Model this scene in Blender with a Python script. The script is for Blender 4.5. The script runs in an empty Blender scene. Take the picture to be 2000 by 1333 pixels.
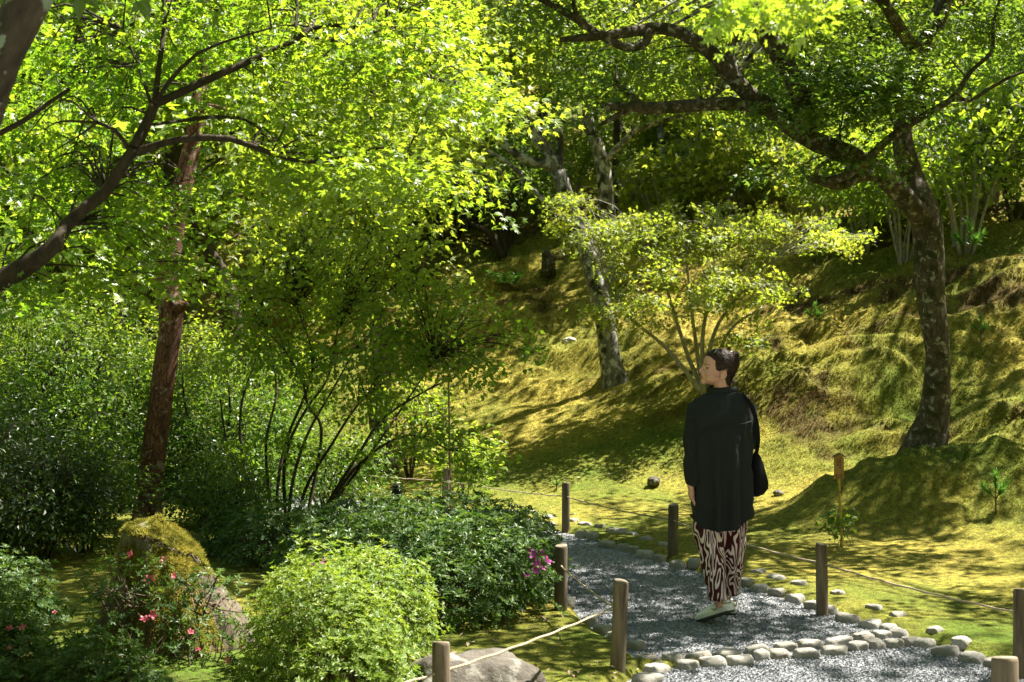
import bpy, math, random
import numpy as np
from mathutils import Vector, Matrix

rng = np.random.default_rng(11)
random.seed(11)
SC = bpy.context.scene
COL = SC.collection

# ---------------------------------------------------------------- camera, sky, sun, exposure
F = 50 / 36 * 2000          # focal length in photo pixels
CH, VH = 1.65, 698.0        # eye height, horizon row in the photo
cam = bpy.data.cameras.new('camera')
cam.lens, cam.sensor_width = 50, 36
cam.shift_y = (VH - 666.5) / 2000
cam.clip_start, cam.clip_end = 0.05, 600
cam.dof.use_dof = True
cam.dof.focus_distance, cam.dof.aperture_fstop = 9.6, 5.0
camo = bpy.data.objects.new('camera', cam)
camo.location = (0, 0, CH)
camo.rotation_euler = (math.radians(90), 0, 0)
COL.objects.link(camo)
SC.camera = camo

SUN_EL = 61.0
SUN_AZ = math.degrees(math.atan2(0.90, 0.42))      # clockwise from +Y: to the right and beyond
el, az = math.radians(SUN_EL), math.radians(SUN_AZ)
SUN = np.array([math.sin(az) * math.cos(el), math.cos(az) * math.cos(el), math.sin(el)])
world = bpy.data.worlds.new('World')
SC.world = world
world.use_nodes = True
nt = world.node_tree
sky = nt.nodes.new('ShaderNodeTexSky')
sky.sky_type = 'NISHITA'
sky.sun_disc = False
sky.sun_elevation, sky.sun_rotation = el, az
sky.air_density, sky.dust_density = 0.8, 0.3
nt.links.new(sky.outputs[0], nt.nodes['Background'].inputs[0])
nt.nodes['Background'].inputs[1].default_value = 0.05
sun = bpy.data.lights.new('sun', 'SUN')
sun.energy, sun.angle, sun.color = 5.0, math.radians(0.5), (1.0, 0.93, 0.80)
suno = bpy.data.objects.new('sun', sun)
suno.rotation_euler = Vector(SUN).to_track_quat('Z', 'Y').to_euler()
suno.location = (10, 6, 20)
COL.objects.link(suno)
SC.view_settings.view_transform = 'Standard'
SC.view_settings.look = 'None'
SC.view_settings.exposure = 2.3
SC.view_settings.gamma = 1
SC.view_settings.use_curve_mapping = False
SC.cycles.use_denoising = True
SC.cycles.max_bounces = 8
SC.cycles.diffuse_bounces = 4
SC.cycles.glossy_bounces = 2
SC.cycles.caustics_reflective = False
SC.cycles.caustics_refractive = False

# ---------------------------------------------------------------- helpers
def nrm(a):
    return a / np.maximum(np.linalg.norm(a, axis=-1, keepdims=True), 1e-9)

def P(u, v, d):
    """photo pixel + distance -> point in the place"""
    return np.array([(u - 1000) / F * d, d, CH + (VH - v) / F * d])

def G(u, v, z=0.0):
    d = F * (CH - z) / (v - VH)
    return np.array([(u - 1000) / F * d, d, z])

PERM = np.random.default_rng(3).permutation(512)
GA = np.random.default_rng(4).uniform(0, 2 * np.pi, 512)
def pn(x, y, seed=0):
    """2D gradient noise, about -0.7..0.7"""
    x = np.asarray(x, float) + seed * 17.31; y = np.asarray(y, float) - seed * 9.17
    xi, yi = np.floor(x).astype(int), np.floor(y).astype(int)
    xf, yf = x - xi, y - yi
    def g(ix, iy, fx, fy):
        a = GA[PERM[(PERM[ix & 511] + iy) & 511]]
        return np.cos(a) * fx + np.sin(a) * fy
    sx, sy = xf**3 * (xf * (6 * xf - 15) + 10), yf**3 * (yf * (6 * yf - 15) + 10)
    a = g(xi, yi, xf, yf); b = g(xi + 1, yi, xf - 1, yf)
    c = g(xi, yi + 1, xf, yf - 1); e = g(xi + 1, yi + 1, xf - 1, yf - 1)
    return (a + sx * (b - a)) * (1 - sy) + (c + sx * (e - c)) * sy

def sst(a, b, x):
    t = np.clip((x - a) / (b - a), 0, 1)
    return t * t * (3 - 2 * t)

def tag(o, label=None, cat=None, group=None, kind=None):
    if label: o['label'] = label
    if cat: o['category'] = cat
    if group: o['group'] = group
    if kind: o['kind'] = kind
    return o

def empty(name, loc=(0, 0, 0)):
    o = bpy.data.objects.new(name, None)
    o.location = tuple(loc)
    o.empty_display_size = 0.1
    COL.objects.link(o)
    return o

def mesh_data(name, V, Fs, mat, smooth=False, attrs=None):
    """V (n,3); Fs: array (m,k) or a list of such arrays"""
    if not isinstance(Fs, (list, tuple)): Fs = [Fs]
    Fs = [np.asarray(f, np.int32) for f in Fs if len(f)]
    me = bpy.data.meshes.new(name)
    V = np.ascontiguousarray(V, np.float32)
    me.vertices.add(len(V)); me.vertices.foreach_set('co', V.ravel())
    loops = np.concatenate([f.ravel() for f in Fs])
    tot = np.concatenate([np.full(len(f), f.shape[1], np.int32) for f in Fs])
    me.loops.add(len(loops)); me.loops.foreach_set('vertex_index', loops)
    me.polygons.add(len(tot))
    me.polygons.foreach_set('loop_start', np.concatenate([[0], np.cumsum(tot)[:-1]]).astype(np.int32))
    me.polygons.foreach_set('use_smooth', np.full(len(tot), smooth, bool))
    me.update(calc_edges=True)
    for k, a in (attrs or {}).items():
        at = me.attributes.new(k, 'FLOAT', 'POINT')
        at.data.foreach_set('value', np.ascontiguousarray(a, np.float32))
    for m in (mat if isinstance(mat, (list, tuple)) else [mat]): me.materials.append(m)
    return me

def add(name, V, Fs, mat, parent=None, smooth=False, attrs=None):
    """links V, Fs (world coordinates) as one mesh object; V is rebased to the parent's origin"""
    V = np.asarray(V, float)
    off = np.array(parent_origin(parent))
    o = bpy.data.objects.new(name, mesh_data(name, V - off, Fs, mat, smooth, attrs))
    COL.objects.link(o)
    if parent is not None: o.parent = parent
    return o

def parent_origin(p):
    v = Vector((0, 0, 0))
    while p is not None:
        v = v + Vector(p.location); p = p.parent
    return tuple(v)

class MB:
    """collects pieces of one mesh"""
    def __init__(s): s.V, s.F, s.n, s.A = [], [], 0, []
    def put(s, V, Fs, tint=0.0):
        V = np.asarray(V, float)
        for f in (Fs if isinstance(Fs, list) else [Fs]):
            s.F.append(np.asarray(f, np.int64) + s.n)
        s.V.append(V); s.n += len(V)
        s.A.append(np.broadcast_to(np.asarray(tint, float), (len(V),)))
    def build(s, name, mat, parent=None, smooth=False):
        by = {}
        for f in s.F: by.setdefault(f.shape[1], []).append(f)
        return add(name, np.concatenate(s.V), [np.concatenate(x) for x in by.values()], mat, parent, smooth,
                   {'tint': np.concatenate(s.A)})

def spline(pts, step=0.1, per=None):
    """Catmull-Rom through rows of any width"""
    p = np.asarray(pts, float)
    p = np.vstack([2 * p[0] - p[1], p, 2 * p[-1] - p[-2]])
    out = []
    for i in range(1, len(p) - 2):
        n = per or max(2, int(np.linalg.norm(p[i + 1, :3] - p[i, :3]) / step))
        t = np.linspace(0, 1, n, endpoint=False)[:, None]
        a, b, c, d = p[i - 1], p[i], p[i + 1], p[i + 2]
        out.append(.5 * (2 * b + (c - a) * t + (2 * a - 5 * b + 4 * c - d) * t**2 + (3 * b - a - 3 * c + d) * t**3))
    out.append(p[-2][None])
    return np.vstack(out)

def tube(pts, rad, sides=6, lump=0.0, seed=0, cap=True):
    p = np.asarray(pts, float); r = np.broadcast_to(np.asarray(rad, float), (len(p),))
    t = nrm(np.gradient(p, axis=0))
    ref = np.array([0, 0, 1.0]) if abs(t[0, 2]) < .8 else np.array([1.0, 0, 0])
    x = nrm(np.cross(t[0], ref)); X = []
    for i in range(len(p)):
        x = nrm(x - np.dot(x, t[i]) * t[i]); X.append(x)
    X = np.array(X); Y = np.cross(t, X)
    a = np.linspace(0, 2 * np.pi, sides, endpoint=False)
    R = np.repeat(r[:, None], sides, 1)
    if lump:
        L = np.concatenate([[0], np.cumsum(np.linalg.norm(np.diff(p, axis=0), axis=1))])[:, None]
        s = np.maximum(np.median(r), .01)
        R = R * (1 + lump * (pn(np.cos(a)[None] * 1.2 + L / s * .35, np.sin(a)[None] * 1.2 + seed, seed)
                             + .5 * pn(np.cos(a)[None] * 3 + L / s * .8, np.sin(a)[None] * 3, seed + 5)))
    V = p[:, None] + R[..., None] * (np.cos(a)[None, :, None] * X[:, None] + np.sin(a)[None, :, None] * Y[:, None])
    V = V.reshape(-1, 3)
    i = np.arange(len(p) - 1)[:, None] * sides; j = np.arange(sides)[None]; k = (j + 1) % sides
    Q = np.stack([i + j, i + k, i + sides + k, i + sides + j], -1).reshape(-1, 4)
    if not cap: return V, Q
    n = len(V)
    V = np.vstack([V, p[0], p[-1]])
    j = np.arange(sides); k = (j + 1) % sides
    T = np.vstack([np.stack([np.full(sides, n), k, j], 1),
                   np.stack([np.full(sides, n + 1), n - sides + j, n - sides + k], 1)])
    return V, [Q, T]

def pix(pts):
    """[(u, v, d, width_px)] -> rows x, y, z, radius"""
    return np.array([list(P(u, v, d)) + [w * .5 / F * d] for u, v, d, w in pts])

# leaf templates: x sideways, y to the tip, z up
def maple_tmpl(lobes=5):
    ang = {5: [-80, -40, 0, 40, 80], 3: [-55, 0, 55]}[lobes]
    ln = {5: [.58, .88, 1.0, .88, .58], 3: [.85, 1.0, .85]}[lobes]
    w = {5: .17, 3: .24}[lobes]
    V, Q = [(0, 0, 0)], []
    for a, l in zip(ang, ln):
        a = math.radians(a); d = np.array([math.sin(a), math.cos(a)]); s = np.array([d[1], -d[0]])
        b = len(V)
        for q in (d * .42 * l - s * w * l, d * l, d * .42 * l + s * w * l):
            V.append((q[0], q[1], -.22 * (q[0]**2 + q[1]**2)))
        Q.append((0, b + 2, b + 1, b))
    return np.array(V), np.array(Q)
MAPLE5, MAPLE3 = maple_tmpl(5), maple_tmpl(3)
OVAL = (np.array([(0, 0, 0), (-.24, .45, .07), (0, 1, -.12), (.24, .45, .07)]), np.array([(0, 2, 1), (0, 3, 2)]))
ROUND = (np.array([(0, 0, 0), (-.32, .3, .06), (-.22, .75, .02), (0, 1, -.1), (.22, .75, .02), (.32, .3, .06)]),
         np.array([(0, 3, 2, 1), (0, 5, 4, 3)]))
BLADE = (np.array([(-.06, 0, 0), (.06, 0, 0), (0, 1, 0)]), np.array([(0, 1, 2)]))

def leaves(tm, pos, nor, fwd, size):
    T, Fc = tm
    n = nrm(nor); y = nrm(fwd - np.sum(fwd * n, 1, keepdims=True) * n); x = np.cross(y, n)
    s = np.asarray(size)[:, None, None]
    V = pos[:, None] + s * (T[None, :, :1] * x[:, None] + T[None, :, 1:2] * y[:, None] + T[None, :, 2:] * n[:, None])
    Fs = Fc[None] + (np.arange(len(pos)) * len(T))[:, None, None]
    return V.reshape(-1, 3), Fs.reshape(-1, Fc.shape[1])

def foliage(name, tm, pos, nor, fwd, size, tint, mat, parent, kind='stuff'):
    V, Fs = leaves(tm, pos, nor, fwd, size)
    o = add(name, V, Fs, mat, parent, False, {'tint': np.repeat(tint, len(tm[0]))})
    if kind: o['kind'] = kind
    return o

# ---------------------------------------------------------------- materials
def new_mat(name):
    m = bpy.data.materials.new(name); m.use_nodes = True
    n = m.node_tree.nodes; n.clear()
    out = n.new('ShaderNodeOutputMaterial')
    return m, n, m.node_tree.links, out

def rgb(c): return (c[0], c[1], c[2], 1)

def mixc(n, l, fac, a, b):
    x = n.new('ShaderNodeMix'); x.data_type = 'RGBA'
    for s, v in ((0, fac), (6, a), (7, b)):
        if hasattr(v, 'is_linked') or hasattr(v, 'links'): l.new(v, x.inputs[s])
        else: x.inputs[s].default_value = v if s == 0 else rgb(v)
    return x.outputs[2]

def tex_coord(n, l, scale=(1, 1, 1), kind='Object'):
    t = n.new('ShaderNodeTexCoord'); m = n.new('ShaderNodeMapping')
    m.inputs['Scale'].default_value = scale
    l.new(t.outputs[kind], m.inputs[0]); return m.outputs[0]

def noise(n, l, vec, scale, detail=4, rough=.6, dist=0.0):
    t = n.new('ShaderNodeTexNoise')
    t.inputs['Scale'].default_value = scale; t.inputs['Detail'].default_value = detail
    t.inputs['Roughness'].default_value = rough; t.inputs['Distortion'].default_value = dist
    l.new(vec, t.inputs['Vector']); return t.outputs[0]

def ramp(n, l, fac, stops, constant=False):
    r = n.new('ShaderNodeValToRGB')
    if constant: r.color_ramp.interpolation = 'CONSTANT'
    e = r.color_ramp.elements
    while len(e) < len(stops): e.new(.5)
    for q, (p_, c) in zip(e, stops):
        q.position = p_; q.color = rgb(c if hasattr(c, '__len__') else (c, c, c))
    l.new(fac, r.inputs[0]); return r.outputs[0]

def bsdf(n, l, out, color, rough=.8, bump=None, bump_d=.01, bump_s=1.0, spec=.3):
    b = n.new('ShaderNodeBsdfPrincipled')
    if hasattr(color, 'is_linked'): l.new(color, b.inputs['Base Color'])
    else: b.inputs['Base Color'].default_value = rgb(color)
    b.inputs['Roughness'].default_value = rough
    b.inputs['Specular IOR Level'].default_value = spec
    if bump is not None:
        u = n.new('ShaderNodeBump'); u.inputs['Distance'].default_value = bump_d; u.inputs['Strength'].default_value = bump_s
        l.new(bump, u.inputs['Height']); l.new(u.outputs[0], b.inputs['Normal'])
    l.new(b.outputs[0], out.inputs[0]); return b

def attr(n, name):
    a = n.new('ShaderNodeAttribute'); a.attribute_name = name; return a.outputs['Fac']

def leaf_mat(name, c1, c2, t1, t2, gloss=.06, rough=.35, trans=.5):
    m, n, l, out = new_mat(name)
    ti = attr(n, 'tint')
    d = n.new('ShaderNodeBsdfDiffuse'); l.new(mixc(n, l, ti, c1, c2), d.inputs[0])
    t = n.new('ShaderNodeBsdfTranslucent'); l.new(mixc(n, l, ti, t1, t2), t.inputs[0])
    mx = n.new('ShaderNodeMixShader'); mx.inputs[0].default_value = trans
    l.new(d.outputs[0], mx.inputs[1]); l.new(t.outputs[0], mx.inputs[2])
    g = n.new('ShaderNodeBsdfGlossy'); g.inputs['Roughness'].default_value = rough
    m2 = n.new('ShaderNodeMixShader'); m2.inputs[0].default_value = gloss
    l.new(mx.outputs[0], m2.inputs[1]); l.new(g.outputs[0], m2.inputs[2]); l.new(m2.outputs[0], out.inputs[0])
    return m

M = {}
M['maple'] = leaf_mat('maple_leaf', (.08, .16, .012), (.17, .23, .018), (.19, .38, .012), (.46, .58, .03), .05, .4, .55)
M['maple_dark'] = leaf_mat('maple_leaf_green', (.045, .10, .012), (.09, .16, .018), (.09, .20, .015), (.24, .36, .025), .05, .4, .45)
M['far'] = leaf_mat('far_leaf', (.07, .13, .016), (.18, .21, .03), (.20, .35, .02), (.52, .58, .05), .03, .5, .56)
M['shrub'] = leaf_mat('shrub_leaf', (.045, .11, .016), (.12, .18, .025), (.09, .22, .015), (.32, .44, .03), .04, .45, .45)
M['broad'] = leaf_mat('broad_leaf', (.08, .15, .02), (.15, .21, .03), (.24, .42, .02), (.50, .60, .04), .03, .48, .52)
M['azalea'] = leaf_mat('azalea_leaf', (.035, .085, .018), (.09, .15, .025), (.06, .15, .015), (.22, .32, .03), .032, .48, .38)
M['azalea_light'] = leaf_mat('sunlit_azalea_leaf', (.08, .15, .018), (.17, .23, .03), (.16, .30, .02), (.40, .48, .04), .03, .48, .42)  # brighter azalea copy, sunlight put into the leaf colour
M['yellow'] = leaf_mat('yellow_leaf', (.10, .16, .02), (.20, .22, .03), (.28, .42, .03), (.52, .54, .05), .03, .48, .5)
M['dark'] = leaf_mat('deep_shade_leaf', (.025, .055, .012), (.05, .09, .02), (.05, .11, .01), (.10, .17, .02), .05, .4, .3)  # dark leaf of the shaded shrubs, deep shade put into the colour
M['needle'] = leaf_mat('pine_needle', (.05, .16, .03), (.14, .26, .04), (.10, .30, .03), (.25, .45, .05), .05, .4, .4)
M['petal'] = leaf_mat('pink_petal', (.55, .10, .16), (.62, .14, .20), (.55, .10, .14), (.6, .12, .16), .03, .5, .4)
M['magenta'] = leaf_mat('magenta_petal', (.34, .03, .26), (.42, .05, .32), (.40, .03, .30), (.45, .05, .34), .03, .5, .4)
M['litter'] = leaf_mat('dry_leaf', (.20, .13, .07), (.40, .32, .22), (.15, .09, .04), (.25, .18, .1), .05, .5, .2)

def moss_mat(name, leafy):
    m, n, l, out = new_mat(name)
    c = mixc(n, l, attr(n, 'tint'), (.085, .155, .016), (.41, .335, .065))
    c = mixc(n, l, attr(n, 'brown'), c, (.085, .05, .026))
    if leafy:
        c = mixc(n, l, attr(n, 'vary'), c, (.54, .44, .12))
        d = n.new('ShaderNodeBsdfDiffuse'); l.new(c, d.inputs[0])
        t = n.new('ShaderNodeBsdfTranslucent'); l.new(c, t.inputs[0])
        mx = n.new('ShaderNodeMixShader'); mx.inputs[0].default_value = .35
        l.new(d.outputs[0], mx.inputs[1]); l.new(t.outputs[0], mx.inputs[2]); l.new(mx.outputs[0], out.inputs[0])
    else:
        vec = tex_coord(n, l)
        nz = noise(n, l, vec, 18, 5, .7)
        c = mixc(n, l, ramp(n, l, nz, [(.35, .0), (.7, 1.0)]), c, (.05, .05, .012))
        bsdf(n, l, out, c, .95, noise(n, l, vec, 45, 4, .7), .03, 1.0, .1)
    return m
M['moss'] = moss_mat('moss_ground', False)
M['tuft'] = moss_mat('moss_tuft', True)

def bark_mat(name, base, dark, lichen, scale, lic_amt, stretch=(1, 1, .35), mossy=None, plates=False, bump_d=.012):
    m, n, l, out = new_mat(name)
    vec = tex_coord(n, l, stretch)
    iso = tex_coord(n, l)
    n1 = noise(n, l, vec, scale, 6, .65, .4)
    c = mixc(n, l, ramp(n, l, n1, [(.3, 0), (.68, 1)]), dark, base)
    h = n1
    if plates:
        v = n.new('ShaderNodeTexVoronoi'); v.feature = 'DISTANCE_TO_EDGE'; v.inputs['Scale'].default_value = scale * 1.5
        w = n.new('ShaderNodeVectorMath'); w.operation = 'MULTIPLY_ADD'; w.inputs[1].default_value = (.10, .10, .10); l.new(n1, w.inputs[0]); l.new(vec, w.inputs[2])
        l.new(w.outputs[0], v.inputs['Vector'])
        e = ramp(n, l, v.outputs[0], [(.0, .25), (.07, 1)])
        c = mixc(n, l, e, dark, c)
        mh = n.new('ShaderNodeMath'); mh.operation = 'MULTIPLY_ADD'; mh.inputs[1].default_value = .6
        l.new(n1, mh.inputs[2]); l.new(e, mh.inputs[0]); h = mh.outputs[0]
    if lic_amt:
        n2 = noise(n, l, iso, scale * .55, 5, .62, .3)
        c = mixc(n, l, ramp(n, l, n2, [(.62 - lic_amt, 0), (.68 - lic_amt, 1)]), c, lichen)
    n3 = noise(n, l, iso, scale * .3, 4, .6)
    if mossy: c = mixc(n, l, ramp(n, l, n3, [(.5, 0), (.62, 1)]), c, mossy)
    bsdf(n, l, out, c, .9, h, bump_d, 1.0, .2)
    return m
M['bark'] = bark_mat('maple_bark', (.105, .085, .062), (.022, .018, .012), (.25, .24, .20), 26, .06, (1, 1, .45), mossy=(.026, .03, .010), bump_d=.02)
M['bark_limb'] = bark_mat('maple_limb_bark', (.055, .042, .030), (.018, .014, .010), (.20, .20, .17), 22, .0)
M['bark_lichen'] = bark_mat('lichen_bark', (.075, .058, .042), (.018, .014, .010), (.19, .23, .17), 16, .06)
M['bark_pale'] = bark_mat('pale_bark', (.20, .19, .165), (.035, .03, .026), (.36, .36, .33), 16, .12, mossy=(.03, .028, .02))
M['bark_pine'] = bark_mat('pine_bark', (.20, .095, .06), (.06, .03, .022), (.27, .20, .16), 16, .06, plates=True, bump_d=.02)
M['bark_dark'] = bark_mat('dark_bark', (.07, .055, .04), (.02, .016, .012), (.15, .14, .12), 16, .0)
M['twig'] = bark_mat('twig_bark', (.16, .12, .08), (.06, .045, .03), (.3, .3, .3), 30, .0)
M['twig_pale'] = bark_mat('pale_twig_bark', (.34, .32, .28), (.12, .11, .09), (.3, .3, .3), 30, .0)
M['wood'] = bark_mat('weathered_wood', (.21, .165, .115), (.05, .036, .024), (.3, .28, .24), 26, .0, (1, 1, .08), bump_d=.004)
M['wood_dark'] = bark_mat('dark_wood', (.13, .105, .075), (.05, .04, .028), (.2, .2, .15), 30, .0, (1, 1, .08), bump_d=.004)
M['wood_end'] = bark_mat('end_grain', (.27, .23, .175), (.10, .08, .055), (.3, .28, .24), 40, .0, (1, 1, 1), bump_d=.002)

def stone_mat(name, a, b, scale, spot=None):
    m, n, l, out = new_mat(name)
    vec = tex_coord(n, l)
    info = n.new('ShaderNodeObjectInfo')
    n1 = noise(n, l, vec, scale, 6, .65)
    c = mixc(n, l, ramp(n, l, n1, [(.3, 0), (.7, 1)]), a, b)
    c = mixc(n, l, info.outputs['Random'], c, mixc(n, l, .62, c, (a[0] * .62, a[1] * .56, a[2] * .46)))
    if spot: c = mixc(n, l, ramp(n, l, noise(n, l, vec, scale * .5, 4, .6), [(.56, 0), (.64, 1)]), c, spot)
    bsdf(n, l, out, c, .85, n1, .02, .9, .3)
    return m
M['stone'] = stone_mat('kerb_stone', (.36, .35, .32), (.55, .53, .49), 14, (.20, .19, .16))
M['rock'] = stone_mat('boulder_stone', (.06, .052, .044), (.155, .14, .12), 16, (.20, .19, .165))

def gravel_mat(name, leafy):
    m, n, l, out = new_mat(name)
    if leafy:
        c = mixc(n, l, attr(n, 'tint'), (.18, .19, .212), (.32, .33, .345))
        bsdf(n, l, out, c, .8, spec=.25)
    else:
        vec = tex_coord(n, l)
        v = n.new('ShaderNodeTexVoronoi'); v.inputs['Scale'].default_value = 55; l.new(vec, v.inputs['Vector'])
        c = mixc(n, l, v.outputs['Color'], (.09, .10, .115), (.30, .305, .315))
        bsdf(n, l, out, c, .9, v.outputs['Distance'], .012, 1.0, .2)
    return m
M['gravel_bed'] = gravel_mat('gravel_bed', False)
M['gravel'] = gravel_mat('gravel_stone', True)

def plain(name, c, rough=.7, ns=0, amt=.25, spec=.3, bump=0.0, stretch=(1, 1, 1)):
    m, n, l, out = new_mat(name)
    col, h = c, None
    if ns:
        vec = tex_coord(n, l, stretch)
        h = noise(n, l, vec, ns, 4, .6)
        col = mixc(n, l, ramp(n, l, h, [(.3, 0), (.7, 1)]), tuple(x * (1 - amt) for x in c), tuple(min(1, x * (1 + amt)) for x in c))
    bsdf(n, l, out, col, rough, h if bump else None, bump or .01, 1.0, spec)
    return m
M['rope'] = plain('hemp_rope', (.33, .27, .19), .9, 120, .4, .1, .003)
M['bamboo'] = plain('bamboo', (.36, .26, .05), .45, 20, .3)
M['bamboo_dark'] = plain('old_bamboo', (.10, .07, .035), .6, 20, .3)
M['board'] = plain('sign_board', (.30, .165, .06), .6, 30, .2, .3, 0, (1, 1, .15))
M['ink'] = plain('ink', (.02, .016, .012), .8)
M['skin'] = plain('skin', (.52, .28, .215), .5, 60, .05, .35)
M['lip'] = plain('lip', (.36, .13, .11), .45)
M['brow'] = plain('brow_hair', (.06, .035, .022), .7)
M['eye'] = plain('eye', (.025, .016, .012), .2)
M['hair'] = plain('hair', (.026, .013, .009), .62, 60, .5, .25, .004, (.3, .3, 1.5))
M['shirt'] = plain('black_cloth', (.0150, .0170, .0180), .85, 350, .25, .2, .0012)
M['bag'] = plain('black_bag_cloth', (.007, .007, .0075), .9, 220, .3, .15, .002)
M['shoe'] = plain('pale_shoe', (.74, .73, .73), .65, 90, .12)
M['shoe_trim'] = plain('grey_shoe_trim', (.27, .27, .25), .6)
M['sole'] = plain('rubber_sole', (.045, .042, .04), .8, 60, .4)
M['sole_light'] = plain('pale_midsole', (.58, .58, .55), .7)
M['glass'] = plain('dark_lens', (.02, .025, .035), .08, spec=.8)
M['clip'] = plain('cream_clip', (.62, .57, .47), .35)
M['clip_dark'] = plain('dark_clip', (.035, .02, .018), .35)
M['cap'] = plain('black_cap', (.012, .014, .014), .5)

def zebra_mat():
    m, n, l, out = new_mat('zebra_print')
    tc = n.new('ShaderNodeTexCoord'); mp = n.new('ShaderNodeMapping')
    mp.inputs['Scale'].default_value = (1, .45, .23); mp.inputs['Rotation'].default_value = (0, .12, 0)
    l.new(tc.outputs['Object'], mp.inputs[0])
    nz = noise(n, l, mp.outputs[0], 15, 1.2, .45, .9)
    k = n.new('ShaderNodeMath'); k.operation = 'MULTIPLY'; k.inputs[1].default_value = 9.0; l.new(nz, k.inputs[0])
    f = n.new('ShaderNodeMath'); f.operation = 'FRACT'; l.new(k.outputs[0], f.inputs[0])
    s = ramp(n, l, f.outputs[0], [(0, 0), (.47, 0), (.52, 1), (.90, 1), (.95, 0)])
    c = mixc(n, l, s, (.052, .009, .013), (.62, .50, .53))
    bsdf(n, l, out, c, .85, None, spec=.15)
    return m
M['zebra'] = zebra_mat()
# ---------------------------------------------------------------- ground
EDGE = np.array([(5.2, -6), (3.6, 3.5), (2.9, 7.3), (2.38, 8.15), (2.05, 9.15), (1.62, 10.3), (1.12, 11.7), (.50, 13.3), (-.55, 15.2),
                 (-2.0, 16.5), (-4.4, 18.1), (-8, 19.8), (-14, 22), (-34, 27)], float)
LEFT = np.array([(.74, 7.65), (.50, 8.7), (.36, 9.9), (.12, 11.2), (-.35, 12.9), (-1.2, 14.1), (-2.9, 15.3), (-5.2, 16.4), (-9, 18), (-15, 20), (-34, 24.5)], float)
NEAR = np.array([(.72, 7.45), (.45, 6.9), (.1, 6.0), (-1.2, 4.6), (-6, 3.0), (-12, -6), (5.2, -6), (3.6, 3.5), (2.9, 7.3), (2.38, 8.15), (2.0, 8.2), (1.4, 7.75)], float)
MAINP = np.vstack([EDGE[3:], LEFT[::-1]])

def seg_dist(x, y, poly, closed=False):
    q = np.vstack([poly, poly[:1]]) if closed else poly
    best = np.full(x.shape, 1e9); sg = np.ones(x.shape)
    for a, b in zip(q[:-1], q[1:]):
        d = b - a
        t = np.clip(((x - a[0]) * d[0] + (y - a[1]) * d[1]) / (d @ d), 0, 1)
        dx, dy = x - a[0] - t * d[0], y - a[1] - t * d[1]
        r = np.hypot(dx, dy)
        s = np.where(d[0] * dy - d[1] * dx < 0, 1.0, -1.0)
        m = r < best
        best = np.where(m, r, best); sg = np.where(m, s, sg)
    return best, sg

def inside(x, y, poly):
    c = np.zeros(x.shape, bool)
    for a, b in zip(poly, np.roll(poly, -1, 0)):
        m = (a[1] > y) != (b[1] > y)
        with np.errstate(divide='ignore', invalid='ignore'):
            c ^= m & (x < (b[0] - a[0]) * (y - a[1]) / (b[1] - a[1]) + a[0])
    return c

PROF_T = [-50, 0, .6, 2.4, 3.4, 4.4, 5.6, 7, 10, 14, 20, 30, 45, 80, 200]
PROF_Z = [.05, .05, .05, .10, .24, .52, .98, 1.65, 3.15, 4.6, 7.0, 11.5, 20, 40, 70]
PROF_B = [.05, .05, .06, .52, .92, 1.32, 1.80, 2.35, 3.55, 5.0, 7.2, 11.5, 20, 40, 70]
MOUND = (3.85, 13.5)

def upslope(x, y):
    r, s = seg_dist(x, y, EDGE)
    return r * s

def height(x, y):
    x, y = np.broadcast_arrays(np.asarray(x, float), np.asarray(y, float))
    t = upslope(x, y)
    # level beside the near path, a bank that starts right behind the far stretch of it
    f = sst(14.2, 17.0, y - .4 * x)
    z = np.interp(t, PROF_T, PROF_Z) * (1 - f) + np.interp(t, PROF_T, PROF_B) * f
    # moss relief: cushions and little worn banks on the slope
    a = sst(2.6, 5.5, t) * (1 - sst(24, 40, t))
    z = z + a * (.34 * pn(x * .42, y * .5, 1) + .20 * pn(x * .95, y * 1.3, 2) + .10 * pn(x * 2.3, y * 2.8, 3))
    w = pn(x * .62 + .3 * pn(x * 2, y * 2, 9), y * .95, 4)
    z = z + a * (.55 * (np.floor((w + 1) * 3.2) + sst(.0, .30, ((w + 1) * 3.2) % 1) - (w + 1) * 3.2) / 3.2)
    z = z + .035 * pn(x * 3.6, y * 3.9, 5) * sst(.3, 3, t) + .018 * pn(x * 8, y * 8, 6) * sst(.2, 1.4, t) + .014 * pn(x * 6, y * 6, 16) * sst(.1, .6, -t - 1.6)
    # mound the big maple stands on
    mx, my = (x - MOUND[0]) / 1.2, (y - MOUND[1]) / .85
    z = z + .50 * np.exp(-(mx**2 + my**2) ** 1.6) * (1 + .35 * pn(x * 2.5, y * 2.5, 7) + .22 * pn(x * 6, y * 6, 17))
    z = z + .14 * np.exp(-(((x - 4.6) / .4)**2 + ((y - 13.0) / .4)**2))
    # garden left of the path
    lf = sst(.4, 2.5, -t - 1.6)
    z = z + lf * (.05 * pn(x * 1.1, y * 1.1, 8) + .03)
    z = z + 16 * sst(22, 70, -x) * (y > -80) + 14 * sst(35, 110, x - .5 * y) + 12 * sst(30, 90, -y)
    # bed of the path
    for pol in (MAINP, NEAR):
        r, _ = seg_dist(x, y, pol, True)
        sd = np.where(inside(x, y, pol), -r, r)
        z = z + (-.05 - z) * (1 - sst(-.03, .10, sd))
    return z

def hgt(x, y): return float(height(np.array([x]), np.array([y]))[0])

def T(u, v, d0=7.0, d1=90):
    """where the sight line through a photo pixel meets the ground"""
    d = np.arange(d0, d1, .05)
    x, z = (u - 1000) / F * d, CH + (VH - v) / F * d
    k = np.argmax(z < height(x, d))
    if not (z < height(x, d)).any(): k = len(d) - 1
    return np.array([x[k], d[k], height(x[k:k+1], d[k:k+1])[0]])

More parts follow.
